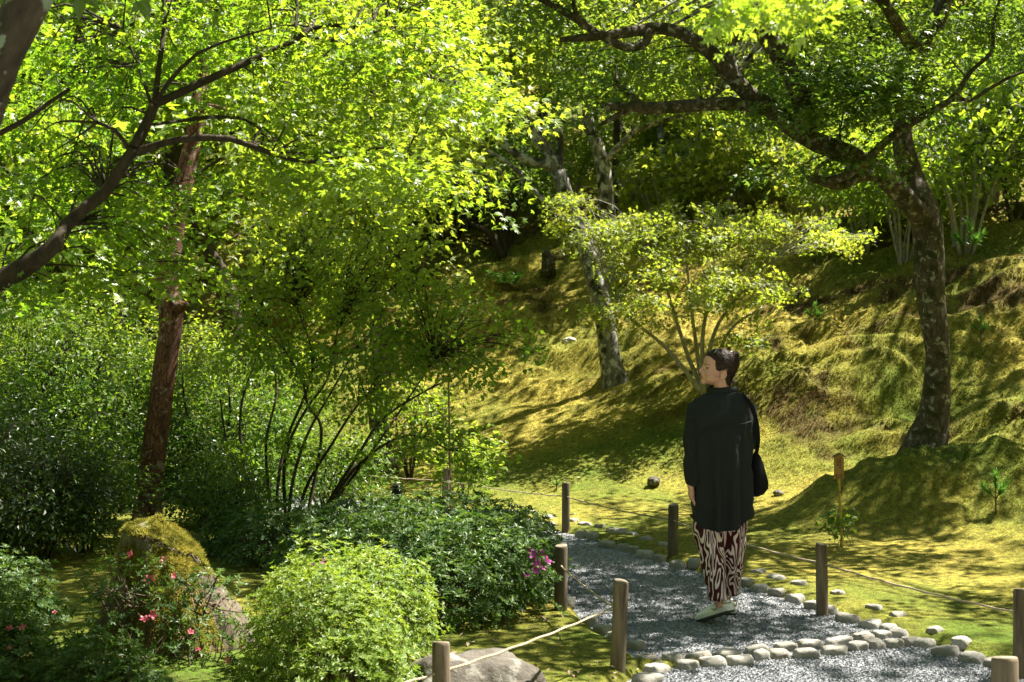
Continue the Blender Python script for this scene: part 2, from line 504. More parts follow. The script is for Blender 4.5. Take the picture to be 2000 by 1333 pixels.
def moss_tone(x, y):
    """tint 0 green .. 1 yellow, and how much worn brown shows"""
    t = upslope(x, y)
    g = pn(x * .35, y * .30, 21) + .6 * pn(x * 1.1, y * .9, 22) + .35 * pn(x * 3.2, y * 3, 23)
    tint = np.clip(.68 + .85 * g - .25 * sst(9, 18, t) - .25 * (t < -1), 0, 1)
    md = np.exp(-(((x - MOUND[0]) / 1.25) ** 2 + ((y - MOUND[1]) / .9) ** 2) ** 1.5)
    tint = np.clip(tint - .14 * (1 - sst(2, 5, t)) - .55 * md, 0, 1)
    b = pn(x * .5, y * .62, 24) - .6 * md + .55 * pn(x * 1.7, y * 2.1, 25) + .4 * pn(x * 5, y * 5, 26)
    br = np.clip((b - .10) * 3.0, 0, 1) * sst(2.0, 4.5, t) * .9
    br = np.maximum(br, np.clip((b - .42) * 3, 0, .6))
    return tint, br

def grid(xs, ys):
    X, Y = np.meshgrid(xs, ys)
    n, m = X.shape
    i = (np.arange(n - 1)[:, None] * m + np.arange(m - 1)[None]).ravel()
    return X.ravel(), Y.ravel(), np.stack([i, i + 1, i + m + 1, i + m], 1)

def axis(fine0, fine1, step, far0, far1):
    """even steps in the middle, growing outwards"""
    mid = np.arange(fine0, fine1, step); lo, hi, s = [], [], step
    v = fine0
    while v > far0: s *= 1.16; v -= s; lo.append(v)
    v, s = mid[-1], step
    while v < far1: s *= 1.16; v += s; hi.append(v)
    return np.concatenate([lo[::-1], mid, hi])

gx, gy, gq = grid(axis(-5.5, 9.5, .085, -220, 220), axis(6.2, 27, .085, -160, 260))
ti, br = moss_tone(gx, gy)
ground = add('moss_ground', np.stack([gx, gy, height(gx, gy)], 1), gq, M['moss'], None, True, {'tint': ti, 'brown': br})
ground['kind'] = 'structure'

# gravel path: one flat sheet over the carved bed (main path and the crossing in front)
def sheet(poly, z):
    d = nrm(np.roll(poly, -1, 0) - np.roll(poly, 1, 0)); o = np.stack([d[:, 1], -d[:, 0]], 1)
    if np.sum(poly[:, 0] * np.roll(poly[:, 1], -1) - poly[:, 1] * np.roll(poly[:, 0], -1)) < 0: o = -o
    return np.column_stack([poly + .11 * o, np.full(len(poly), z)])          # runs a little way under the moss edge
from mathutils.geometry import tessellate_polygon
pv, pf = [], []
for pol, zz in ((MAINP, .0), (NEAR, -.003)):
    vv = sheet(pol, zz)
    tr = tessellate_polygon([[Vector(q) for q in vv]])
    tr = [t if np.cross(vv[t[1]][:2] - vv[t[0]][:2], vv[t[2]][:2] - vv[t[0]][:2]) > 0 else (t[0], t[2], t[1]) for t in tr]
    pf += [tuple(i + sum(len(q) for q in pv) for i in t) for t in tr]; pv.append(vv)
path = add('gravel_path', np.vstack(pv), np.array(pf), M['gravel_bed'])
path['kind'] = 'structure'

# gravel stones, denser on screen near the camera
def view_samples(n, u0, u1, v0, v1):
    u, v = rng.uniform(u0, u1, n), rng.uniform(v0, v1, n)
    d = F * CH / (v - VH)
    return (u - 1000) / F * d, d
OCT_V = np.array([(1, 0, 0), (0, 1, 0), (-1, 0, 0), (0, -1, 0), (0, 0, .8)])
OCT_F = np.array([(0, 1, 4), (1, 2, 4), (2, 3, 4), (3, 0, 4)])
x, y = view_samples(230000, 180, 2080, 930, 1400)
x2, y2 = view_samples(110000, 980, 2080, 1100, 1420)
x, y = np.concatenate([x, x2]), np.concatenate([y, y2])
keep = np.zeros(len(x), bool)
for pol in (MAINP, NEAR): keep |= inside(x, y, pol)
pick = rng.permutation(np.flatnonzero(keep))[:86000]; x, y = x[pick], y[pick]
n = len(x)
s = rng.uniform(.0048, .0100, n) * np.maximum(1, y / 11)
A = rng.uniform(-1, 1, (n, 3, 3)); A = A / np.linalg.norm(A, axis=2, keepdims=True)
A[:, :, 2] *= .7
V = np.einsum('kj,njc->nkc', OCT_V, A) * s[:, None, None] * rng.uniform(.6, 1.25, (n, 5, 1))
V += np.stack([x, y, s * .35 + .002], 1)[:, None]
gv = add('gravel', V.reshape(-1, 3), (OCT_F[None] + np.arange(n)[:, None, None] * 5).reshape(-1, 3), M['gravel'], None, False,
         {'tint': np.repeat(np.clip(rng.beta(1.6, 2.2, n) + .35 * pn(x * 1.1, y * .8, 91) + .2 * pn(x * 4, y * 3, 92), 0, 1), 5)})
tag(gv, 'loose grey gravel chips covering the winding path', 'gravel', kind='stuff')

# moss sprigs over the slope
def tuft_tmpl(k=4):
    V, Fc = [], []
    for i in range(k):
        a = i * 2 * math.pi / k + .4 * (i % 2); l = .9 if i % 2 else .65; b = len(V)
        V += [(.16 * math.sin(a), -.16 * math.cos(a), 0), (-.16 * math.sin(a), .16 * math.cos(a), 0), (l * math.cos(a) * .8, l * math.sin(a) * .8, .45 + .4 * l)]
        Fc.append((b, b + 1, b + 2))
    return np.array(V), np.array(Fc)
TUFT = tuft_tmpl()
def surf_normal(x, y, e=.05):
    return nrm(np.stack([-(height(x + e, y) - height(x - e, y)) / (2 * e), -(height(x, y + e) - height(x, y - e)) / (2 * e), np.ones_like(x)], 1))
def tufts(name, pos, nor, size, tint, brown, parent=None):
    f = rng.normal(size=pos.shape)
    V, Fc = leaves(TUFT, pos, nor, f, size)
    k = len(TUFT[0]); m = len(pos)
    # tips paler than the base
    vary = np.tile((TUFT[0][:, 2] > .2) * .55, m) * np.repeat(rng.uniform(0, 1, m), k) * np.repeat(1 - brown, k)
    return add(name, V, Fc, M['tuft'], parent, False, {'tint': np.repeat(tint, k), 'brown': np.repeat(brown, k), 'vary': vary})

def screen_ground(n, u0, u1, v0, v1, dmin=7):
    """points of the ground spread evenly over a part of the view"""
    d = np.exp(np.arange(np.log(dmin), np.log(60), .004))
    us = np.linspace(u0, u1, 260)
    X = (us[:, None] - 1000) / F * d[None]; Y = np.broadcast_to(d[None], X.shape)
    Z = height(X, Y)
    vv = VH - (Z - CH) / Y * F
    run = np.minimum.accumulate(vv, 1)
    seen = vv <= run + 1.5
    px, py = [], []
    per = n // len(us)
    for i in range(len(us)):
        gain = np.maximum(np.diff(-run[i], prepend=-run[i][0]), 0) + .02
        gain[(vv[i] < v0) | (vv[i] > v1) | ~seen[i]] = 0
        if gain.sum() <= 0: continue
        c = np.cumsum(gain) / gain.sum()
        k = int(per * min(1, gain.sum() / (v1 - v0)) + 1)
        dd = np.interp(rng.uniform(0, 1, k), c, d)
        uu = us[i] + rng.uniform(-.5, .5, k) * (us[1] - us[0])
        px.append((uu - 1000) / F * dd); py.append(dd)
    return np.concatenate(px), np.concatenate(py)

px, py = screen_ground(170000, 520, 2040, 440, 1340)
bad = np.zeros(len(px), bool)
for pol in (MAINP, NEAR): bad |= inside(px, py, pol)
lim = upslope(px, py)
bad |= rng.uniform(size=len(px)) < .35 * (lim < 2.0)
px, py = px[~bad], py[~bad]
ti, br = moss_tone(px, py)
ti = np.clip(ti + rng.normal(0, .16, len(px)), 0, 1); br = np.clip(br + rng.normal(0, .18, len(px)), 0, 1)
N_ = nrm(surf_normal(px, py) + rng.normal(0, .28, (len(px), 3)))
ls = upslope(px, py)
sz = rng.uniform(.6, 1.35, len(px)) * .00116 * py * (.62 + .5 * sst(1.5, 5, ls)) * (1 + .3 * br) * (1 + .5 * np.exp(-((px - MOUND[0]) / 1.2) ** 2 - ((py - MOUND[1]) / .9) ** 2))
ms = tufts('moss', np.stack([px, py, height(px, py)], 1), N_, sz, ti, br)
tag(ms, 'yellow green cushion moss covering the slope beside the path', 'moss', kind='stuff')

# fallen leaves on the moss
lx, ly = screen_ground(1300, 780, 2030, 760, 1330)
k = ~(inside(lx, ly, MAINP) | inside(lx, ly, NEAR)); lx, ly = lx[k][:600], ly[k][:600]
lt = foliage('fallen_leaves', OVAL, np.stack([lx, ly, height(lx, ly) + .022], 1), nrm(np.array([0, 0, 1.0]) + rng.normal(0, .3, (len(lx), 3))),
             rng.normal(size=(len(lx), 3)), rng.uniform(.018, .05, len(lx)), rng.uniform(size=len(lx)), M['litter'], None)
tag(lt, 'dry tan leaves scattered over the moss', 'leaves')

# ---------------------------------------------------------------- edging stones
def stone_protos(count, sub=2):
    import bmesh
    out = []
    for q in range(count):
        bm = bmesh.new(); bmesh.ops.create_icosphere(bm, subdivisions=sub, radius=1)
        r = np.random.default_rng(100 + q); ph = r.uniform(0, 9, 3)
        for v in bm.verts:
            c = np.array(v.co); c = np.sign(c) * np.abs(c) ** .58 * .81
            c *= 1 + .34 * float(pn(c[0] * 1.1 + ph[0], c[1] * 1.1 + c[2] * .7 + ph[1], q)) + .14 * float(pn(c[0] * 2.6 + ph[2], c[1] * 2.4 - c[2] * 1.8, q + 7))
            c[2] = min(c[2], .72 + .22 * c[0] * (r.uniform() * .2 + .3) + .05 * math.sin(5 * c[1] + ph[0]))
            v.co = c
        me = bpy.data.meshes.new('edging_stone'); bm.to_mesh(me); bm.free()
        me.materials.append(M['stone'])
        me.polygons.foreach_set('use_smooth', [True] * len(me.polygons)); me.set_sharp_from_angle(angle=math.radians(38))
        out.append(me)
    return out
STONES = stone_protos(9, 3)
def stone_row(label, rows, hfac=.30, zoff=0.0):
    r = empty('stone_edging', G(*[float(np.mean([q[i] for q in rows])) for i in (0, 1)]))
    tag(r, label, 'stone edging', 'stone edgings of the gravel path')
    for i, (u, v, w) in enumerate(rows):
        p = G(u, v + .16 * w)
        hw = w * .5 / F * p[1] * 1.06
        o = bpy.data.objects.new('edging_stone', STONES[(i * 4 + 3 * len(rows)) % len(STONES)])
        COL.objects.link(o); o.parent = r
        h = min(.085, max(.04, hw * hfac * 1.45)) * random.uniform(.9, 1.15)
        h = max(h, .035 + .0022 * p[1]); o.location = Vector((p[0], p[1] + .02, max(0, hgt(p[0], p[1] + .02)) + h * .22 - zoff * h)) - r.location
        o.scale = (hw, min(.115, max(.06, hw * .68)) * random.uniform(.9, 1.1), h)
        j = rows[min(i + 1, len(rows) - 1)]; k = rows[max(i - 1, 0)]
        a, b = G(k[0], k[1]), G(j[0], j[1])
        ang = math.atan2(b[1] - a[1], b[0] - a[0])
        ang = (ang + math.pi / 2) % math.pi - math.pi / 2
        o.rotation_euler = (random.uniform(-.06, .06), random.uniform(-.08, .08), ang * .75 + random.uniform(-.12, .12))
    return r
inner = [(981, 1013, 20), (1006, 1020, 22), (1032, 1023, 26), (1052, 1027, 24), (1073, 1030, 28), (1136, 1046, 26), (1159, 1051, 30), (1186, 1064, 38), (1218, 1071, 32), (1238, 1077, 22),
         (1260, 1083, 42), (1289, 1093, 30), (1325, 1103, 44), (1358, 1109, 28), (1386, 1117, 30), (1426, 1130, 32), (1458, 1141, 34), (1486, 1151, 38), (1519, 1159, 40), (1553, 1170, 46), (1590, 1184, 40),
         (1621, 1193, 42), (1656, 1207, 56), (1702, 1221, 48), (1738, 1231, 34)]
outer = [(870, 996, 18), (900, 1000, 22), (930, 1004, 22), (960, 1008, 20), (1002, 1008, 24), (1034, 1009, 28), (1073, 1017, 30), (1120, 1026, 18), (1143, 1031, 34), (1172, 1037, 24), (1205, 1042, 54), (1235, 1051, 32), (1264, 1060, 36),
         (1300, 1072, 36), (1482, 1127, 36), (1518, 1137, 44), (1561, 1150, 36), (1638, 1171, 28), (1709, 1199, 38), (1755, 1215, 30), (1829, 1245, 30), (1881, 1262, 44)]
crossa = [(1314, 1288, 42), (1366, 1284, 56), (1423, 1279, 54), (1480, 1271, 54), (1533, 1265, 54), (1582, 1260, 52), (1637, 1253, 62), (1688, 1247, 44), (1724, 1244, 36), (1757, 1239, 42),
          (1804, 1257, 50), (1850, 1272, 60), (1902, 1285, 56), (1945, 1299, 40)]
crossb = [(1262, 1325, 80), (1283, 1307, 58), (1342, 1300, 50), (1392, 1294, 52), (1446, 1290, 60), (1488, 1284, 34), (1522, 1280, 46), (1574, 1277, 58), (1630, 1271, 56), (1676, 1266, 40), (1712, 1263, 34), (1748, 1260, 40), (1780, 1258, 30)]
lefts = [(1061, 1161, 18), (1080, 1172, 20), (1110, 1192, 22), (1152, 1217, 32), (1178, 1231, 46), (1202, 1246, 30), (1244, 1264, 38), (1264, 1291, 50)]
stone_row('row of grey edging stones along the moss side of the path, next to the gravel', inner, .34)
stone_row('second outer row of smaller half buried stones between rope posts and moss', outer, .34, .50)
stone_row('upper row of pale stones crossing the gravel just below the walking person', crossa, .30)
stone_row('lower row of pale stones crossing the gravel at the bottom of the picture', crossb, .30)
stone_row('short row of stones along the left edge of the path behind the leaning post', lefts, .28)
# ---------------------------------------------------------------- plants: builders
UP = np.array([0, 0, 1.0])
def blobs(lst):
    """[(u, v, d, ru, rv, rd, n)] -> points spread through those volumes"""
    out = []
    for u, v, d, ru, rv, rd, n in lst:
        q = rng.normal(size=(n, 3)); q = q / np.linalg.norm(q, axis=1, keepdims=True) * rng.uniform(0, 1, (n, 1)) ** .4
        for a, b, c in q: out.append(P(u + ru * a, v + rv * b, d + rd * c))
    return np.array(out)

def ellipsoid_pts(c, r, n, hollow=.45, zmin=-1):
    q = nrm(rng.normal(size=(n * 3, 3)))
    q = q[q[:, 2] > zmin][:n]
    q = q * (hollow + (1 - hollow) * rng.uniform(0, 1, (len(q), 1)) ** .5)
    return np.asarray(c) + q * np.asarray(r)

def plant(name, label, cat, limbs, bark, centres, rad, per, tm, lsize, lmat, group=None, flat=.22, tilt=.35, ljit=.55, droop=.5,
          lump=.14, sides=14, twig_r=.006, tintf=None, n_parts=0, crown='crown', stem='trunk', twiglets=3, step=.12, base=None, thin=1.0, reach=1.6, ext=None):
    base = limbs[0][0, :3] if base is None else np.asarray(base)
    root = tag(empty(name, base), label, cat, group)
    mb, nodes = MB(), []
    for i, L in enumerate(limbs):
        S = spline(L, step)
        sd = sides if S[:, 3].max() > .05 else (7 if S[:, 3].max() > .015 else 5)
        V, Fs = tube(S[:, :3], np.maximum(S[:, 3], .002), sd, lump if S[:, 3].max() > .02 else 0, i + len(label))
        mb.put(V, Fs)
        nodes.append(S[:, :3])
    nodes = np.vstack(nodes)
    centres = np.asarray(centres); n = len(centres)
    rad = np.broadcast_to(np.asarray(rad, float), (n,)) * rng.uniform(.7, 1.3, n)
    pos, nor, fwd, siz, tin = [], [], [], [], []
    rootp = limbs[0][min(len(limbs[0]) - 1, 2), :3]
    for i in range(n):
        c, r = centres[i], rad[i]
        dist = np.linalg.norm(nodes - c, axis=1) + .8 * np.maximum(nodes[:, 2] - c[2], 0)
        a = nodes[np.argmin(dist)]
        if True:
            ln = np.linalg.norm(c - a)
            mid = (a + c) / 2 + UP * .12 * ln + rng.normal(0, .06, 3) * ln
            S = spline(np.array([a, mid, c]), per=3)
            w = twig_r * (1 + ln) * thin
            V, Fs = tube(S, np.linspace(w, w * .4, len(S)), 4, cap=False); mb.put(V, Fs)
        N = nrm(UP + rng.normal(0, tilt, 3))
        out = c - rootp; out[2] = 0; out = nrm(out + rng.normal(0, .25, 3))
        e1 = nrm(out - N * (out @ N)); e2 = np.cross(N, e1)
        for q in range(twiglets):
            th = rng.uniform(-1.5, 1.5) if q else 0.0
            tip = c + r * .85 * (math.cos(th) * e1 + math.sin(th) * e2) - UP * droop * .3 * r
            V, Fs = tube(np.array([c, (c + tip) / 2 + UP * .06 * r, tip]), [w * .4, w * .3, w * .12] if n else .002, 3, cap=False); mb.put(V, Fs)
        high = VH - (c[2] - CH) / max(c[1], .5) * F < -60 or c[1] < 2      # wholly above the picture: fewer, larger leaves
        k = int(per * (r / rad.mean()) ** 1.6 * rng.uniform(.7, 1.3) * (.5 if high else 1)) + 3
        rr = r * np.sqrt(rng.uniform(0, 1, k)); th = rng.uniform(0, 2 * np.pi, k)
        d2 = np.cos(th)[:, None] * e1 + np.sin(th)[:, None] * e2
        p = c + rr[:, None] * d2 * np.where(np.cos(th) > 0, 1.15, .8)[:, None] + N * rng.normal(0, flat * r, k)[:, None] - UP * (droop * rr**2 / r)[:, None]
        pos.append(p); nor.append(nrm(N + rng.normal(0, ljit, (k, 3)))); fwd.append(d2 + e1 * .5 - UP * .35 + rng.normal(0, .3, (k, 3)))
        siz.append(lsize * rng.uniform(.6, 1.25, k) * (1.6 if high else 1))
        t = rng.uniform(0, 1) * .6 + rng.uniform(0, .4, k)
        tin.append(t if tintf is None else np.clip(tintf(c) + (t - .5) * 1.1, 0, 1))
    mb.build(stem, bark, root, True)
    if not n: return root
    pos, nor, fwd, siz, tin = map(np.concatenate, (pos, nor, fwd, siz, tin))
    if n_parts:
        # the leaves that show largest in the photograph are parts of their own
        px = np.stack([1000 + pos[:, 0] / pos[:, 1] * F, VH - (pos[:, 2] - CH) / pos[:, 1] * F], 1)
        ok = (px[:, 0] > 0) & (px[:, 0] < 2000) & (px[:, 1] > 0) & (px[:, 1] < 1333)
        sc = np.where(ok, siz / pos[:, 1], 0)
        if n_parts < len(sc):
            pick = np.argsort(-sc)[:n_parts * 2]; pick = rng.permutation(pick)[:n_parts]
        else: pick = np.arange(len(sc))
        metal = []
        for q in range(4):
            metal.append(mesh_data('leaf', tm[0], tm[1], lmat, False, {'tint': np.full(len(tm[0]), .15 + .22 * q)}))
        for i in pick:
            nn = nrm(nor[i]); yy = nrm(fwd[i] - (fwd[i] @ nn) * nn); xx = np.cross(yy, nn)
            o = bpy.data.objects.new('leaf', metal[min(3, int(tin[i] * 4))])
            o.parent = root; s = siz[i]; l = pos[i] - base
            o.matrix_local = Matrix([[xx[0] * s, yy[0] * s, nn[0] * s, l[0]], [xx[1] * s, yy[1] * s, nn[1] * s, l[1]], [xx[2] * s, yy[2] * s, nn[2] * s, l[2]], [0, 0, 0, 1]])
            COL.objects.link(o)
        rest = np.ones(len(pos), bool); rest[pick] = False
        pos, nor, fwd, siz, tin = pos[rest], nor[rest], fwd[rest], siz[rest], tin[rest]
    if len(pos): foliage(crown, tm, pos, nor, fwd, siz, tin, lmat, root)
    return root

def copy_thing(root, loc, rz=0, sc=1.0, label=None):
    c = root.copy(); COL.objects.link(c)
    c.location = tuple(loc); c.rotation_euler = (0, 0, rz); c.scale = (sc, sc, sc)
    if label: c['label'] = label
    for ch in list(root.children):
        k = ch.copy(); COL.objects.link(k); k.parent = c
    return c

def forked(base, h, lean=(0, 0), r=.12, nl=6, lo=.35, spread=1.6, rise=.5):
    """trunk and limbs of a free-standing tree"""
    b = np.asarray(base, float)
    tr = [list(b - UP * .1) + [r * 1.5]]
    for f in (.06, .3, .55, .8, 1.0):
        w = rng.normal(0, .05 * h, 2) * f
        tr.append([b[0] + lean[0] * f + w[0], b[1] + lean[1] * f + w[1], b[2] + h * f, r * (1.15 - .9 * f)])
    tr = np.array(tr); limbs = [tr]
    for i in range(nl):
        f = lo + (.95 - lo) * i / max(1, nl - 1)
        k = np.array([np.interp(f * h, tr[:, 2] - b[2], tr[:, q]) for q in range(3)]); a = i * 2.4 + rng.uniform(-.5, .5)
        ln = spread * (1.1 - .5 * f); d = np.array([math.cos(a), math.sin(a), 0])
        rr = r * (.62 - .35 * f)
        limbs.append(np.array([list(k) + [rr], list(k + d * ln * .45 + UP * ln * rise * .5) + [rr * .7],
                               list(k + d * ln + UP * ln * rise * .7 + rng.normal(0, .1, 3)) + [rr * .3]]))
    return limbs

def fan(base, h, w, n, r=.015, lift=.8):
    """stems of a shrub"""
    b = np.asarray(base, float); out = []
    for i in range(n):
        a = i * 2.4 + rng.uniform(-.4, .4); q = w * rng.uniform(.25, .8)
        d = np.array([math.cos(a), math.sin(a), 0]); hh = h * rng.uniform(.6, .95)
        rr = r * rng.uniform(.7, 1.3)
        s = b + d * w * .12 * rng.uniform(0, 1)
        out.append(np.array([list(s - UP * .05) + [rr * 1.2], list(s + d * q * .25 + UP * hh * .35 + rng.normal(0, .03, 3)) + [rr],
                             list(s + d * q * .6 + UP * hh * .7 + rng.normal(0, .05, 3)) + [rr * .7], list(s + d * q + UP * hh) + [rr * .3]]))
    return out

# ---------------------------------------------------------------- left maple (near, its limbs sweep in from the left)
A_l = [pix([(-160, 640, 6.6, 46), (0, 548, 6.6, 42), (60, 515, 6.6, 38), (105, 480, 6.6, 31), (130, 440, 6.7, 27), (165, 408, 6.7, 24), (205, 375, 6.8, 23), (235, 330, 6.8, 22), (262, 290, 6.8, 21)]),
       pix([(262, 290, 6.8, 24), (285, 245, 6.9, 21), (302, 205, 6.9, 19)]),
       pix([(302, 205, 6.9, 18), (360, 178, 7, 16), (430, 145, 7, 15), (510, 110, 7.1, 13), (575, 80, 7.1, 12), (610, 55, 7.2, 10), (680, 50, 7.2, 8), (760, 72, 7.2, 6)]),
       pix([(600, 70, 7.1, 9), (690, 90, 7.1, 8), (790, 130, 7.1, 7), (890, 170, 7.1, 5), (980, 200, 7.0, 3)]),
       pix([(302, 205, 6.9, 13), (312, 120, 7, 11), (322, 45, 7.1, 9), (318, -40, 7.2, 8)]),
       pix([(302, 205, 6.9, 11), (330, 160, 6.9, 9), (385, 105, 6.8, 7), (460, 75, 6.8, 5), (530, 55, 6.7, 4)]),
       pix([(268, 298, 6.8, 18), (310, 282, 6.8, 15), (370, 271, 6.7, 14), (450, 272, 6.7, 13), (530, 300, 6.7, 11), (600, 316, 6.6, 10), (650, 312, 6.6, 8), (705, 298, 6.6, 6), (760, 288, 6.6, 5), (830, 315, 6.6, 4)]),
       pix([(252, 292, 6.8, 10), (225, 255, 6.8, 8), (190, 240, 6.8, 7)]),
       pix([(295, 205, 6.9, 7), (270, 130, 7, 5), (240, 60, 7, 4)]),
       pix([(-40, 280, 6.3, 12), (40, 240, 6.4, 11), (90, 205, 6.4, 9), (135, 175, 6.5, 8)]),
       pix([(575, 80, 7.1, 8), (580, 20, 7.2, 7), (578, -60, 7.3, 6)])]
A_c = blobs([(150, 150, 7.8, 190, 150, 1.1, 26), (110, 400, 7.7, 150, 120, .9, 22), (300, 420, 7.7, 120, 100, .8, 12), (430, 60, 7.8, 220, 80, 1.0, 24), (600, 160, 7.6, 150, 90, 1.0, 24),
             (760, 90, 7.3, 160, 70, .9, 22), (860, 165, 7.1, 90, 40, .5, 11), (945, 185, 7.0, 50, 16, .3, 5), (540, 310, 7.3, 130, 40, .7, 12), (690, 305, 6.8, 110, 35, .6, 13), (820, 320, 6.8, 60, 22, .4, 6),
             (850, 10, 7.6, 140, 40, .8, 11), (230, 530, 7.4, 130, 45, .6, 8), (60, 540, 6.8, 90, 50, .5, 5), (520, -90, 7.5, 450, 90, 1.2, 26)])
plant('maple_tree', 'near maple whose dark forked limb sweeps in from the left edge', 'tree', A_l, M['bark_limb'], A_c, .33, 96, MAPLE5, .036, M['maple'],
      sides=12, n_parts=300, tilt=.20, ljit=.5, flat=.11, twig_r=.0035, tintf=lambda c: .12 + .5 * sst(-2.6, -.4, c[0]), droop=.4)  # leaves tinted darker to the left, shade put into the colour
# lichen on the thick near limb of the same tree is a trunk of its own standing just outside the frame
def over(u, v, zs, n, r=.5, zg=0.0):
    """crown places between the sun and a piece of ground"""
    g = G(u, v, zg); z = rng.uniform(*zs, n)
    q = g + SUN / SUN[2] * (z - g[2])[:, None] + rng.normal(0, r, (n, 3)) * [1, 1, .3]
    return q[(VH - (q[:, 2] - CH) / q[:, 1] * F) < -70]
B_l = [pix([(-364, 1000, 4.9, 105.0), (-194, 620, 4.8, 94.1), (-74, 340, 4.7, 87.4), (-14, 150, 4.6, 82.3), (36, 40, 4.6, 79.0), (96, -70, 4.6, 73.9), (176, -260, 4.7, 67.2), (226, -520, 4.9, 55.4)]),
       pix([(176, -260, 4.7, 42.0), (296, -420, 5.0, 35.3), (486, -560, 5.5, 25.2)])]
b0 = B_l[0][0].copy(); g0 = b0[:3] + (b0[:3] - B_l[0][1][:3]) * .9; g0[2] = hgt(g0[0], g0[1]) - .05
B_l[0] = np.vstack([[*g0, b0[3] * 1.25], B_l[0]])
B_c = blobs([(300, -520, 6.0, 500, 220, 1.2, 40), (50, -330, 5.6, 300, 120, .8, 14)])  # crown out of view, added for the shade it throws
plant('maple_tree', 'thick leaning trunk spotted with grey green lichen at the top left corner', 'tree', B_l, M['bark_lichen'], B_c, .45, 85, MAPLE3, .075, M['maple_dark'], sides=22, lump=.10, step=.05)

# ---------------------------------------------------------------- big maple on the moss mound, right
C_base = P(1805, 888, 13.9); C_base[2] = hgt(C_base[0], C_base[1])
C_l = [pix([(1800, 905, 13.9, 113.5), (1806, 878, 13.9, 89.3), (1818, 835, 13.9, 68.8), (1828, 780, 13.9, 55.8), (1832, 700, 13.9, 48.4), (1826, 640, 13.9, 49.3), (1818, 575, 13.9, 55.8), (1814, 510, 13.9, 59.5), (1812, 450, 13.9, 57.7), (1800, 400, 13.9, 53.9), (1783, 350, 14, 44.6),
            (1768, 300, 14, 41.9), (1762, 260, 14.05, 37.2), (1772, 215, 14.1, 30.7), (1770, 160, 14.2, 33.5), (1790, 105, 14.2, 35.3), (1822, 60, 14.2, 34.4), (1842, 0, 14.3, 32.6), (1850, -120, 14.4, 29.8), (1800, -300, 14.4, 24.2), (1750, -480, 14.4, 14.9)]),
       pix([(1803, 430, 13.75, 42.8), (1765, 385, 13.6, 40.9), (1725, 345, 13.5, 39.1), (1680, 315, 13.4, 39.1), (1630, 292, 13.3, 39.1), (1580, 270, 13.2, 39.1), (1535, 238, 13.1, 37.2), (1500, 210, 13.0, 35.3), (1460, 182, 12.9, 32.6), (1425, 145, 12.8, 30.7), (1385, 100, 12.8, 27.9), (1335, 68, 12.7, 25.1),
            (1285, 55, 12.6, 24.2), (1250, 60, 12.5, 22.3), (1195, 68, 12.4, 18.6), (1140, 74, 12.3, 14.9), (1095, 78, 12.2, 9.3)]),
       pix([(1500, 215, 13.0, 27.9), (1460, 205, 12.9, 27.0), (1400, 203, 12.8, 26.0), (1330, 208, 12.7, 25.1), (1270, 212, 12.6, 23.2), (1215, 208, 12.5, 18.6), (1182, 210, 12.5, 15.8)]),
       pix([(1265, 60, 12.5, 18.6), (1262, 82, 12.45, 17.7), (1235, 95, 12.4, 16.7), (1195, 82, 12.4, 16.7), (1150, 55, 12.4, 15.8), (1110, 28, 12.4, 14.9), (1040, -10, 12.4, 12.1)]),
       pix([(1255, 212, 12.6, 16.7), (1235, 190, 12.6, 14.0), (1205, 165, 12.6, 8.4)]), pix([(1230, 214, 12.55, 14.9), (1190, 235, 12.5, 10.2), (1170, 245, 12.5, 5.6)]),
       pix([(1440, 160, 12.85, 24.2), (1425, 110, 12.8, 18.6), (1440, 60, 12.8, 11.2), (1450, 20, 12.8, 8.4)]), pix([(1135, 45, 12.4, 11.2), (1120, 10, 12.4, 8.4), (1125, -40, 12.4, 6.5)]),
       pix([(1580, 268, 13.2, 37.2), (1565, 190, 13.0, 40.9), (1545, 135, 12.9, 41.9), (1515, 95, 12.8, 40.0), (1480, 30, 12.7, 35.3), (1460, -60, 12.6, 27.9), (1440, -220, 12.6, 18.6)]),
       pix([(1735, 352, 13.5, 26.0), (1690, 342, 13.35, 24.2), (1640, 362, 13.2, 20.5), (1600, 352, 13.1, 16.7), (1578, 350, 13.1, 13.0)]),
       pix([(1610, 355, 13.1, 16.7), (1655, 342, 13.0, 17.7), (1700, 305, 12.9, 16.7), (1740, 268, 12.9, 15.8), (1795, 232, 12.9, 14.9), (1850, 200, 12.9, 13.0), (1870, 180, 12.9, 12.1), (1898, 138, 12.9, 9.3), (1936, 102, 12.9, 8.4), (1940, 50, 12.9, 6.5), (1952, 0, 12.9, 5.6)]),
       pix([(1868, 186, 12.9, 9.3), (1893, 198, 12.9, 7.4), (1930, 175, 12.9, 7.4), (1975, 150, 12.9, 6.5), (2010, 138, 12.9, 4.7)]),
       pix([(1592, 350, 13.1, 10.2), (1600, 325, 13.05, 8.4), (1640, 300, 13.0, 6.5), (1640, 262, 13.0, 4.7)]),
       pix([(1790, 105, 14.2, 24.2), (1700, -40, 13.5, 22.3), (1600, -250, 12.5, 18.6), (1500, -420, 11.6, 11.2)]),
       pix([(1850, -120, 14.4, 22.3), (1950, -300, 13.4, 18.6), (2060, -480, 12.4, 11.2)]), pix([(1460, -60, 12.6, 20.5), (1330, -260, 11.5, 14.9), (1180, -420, 10.6, 9.3)])]
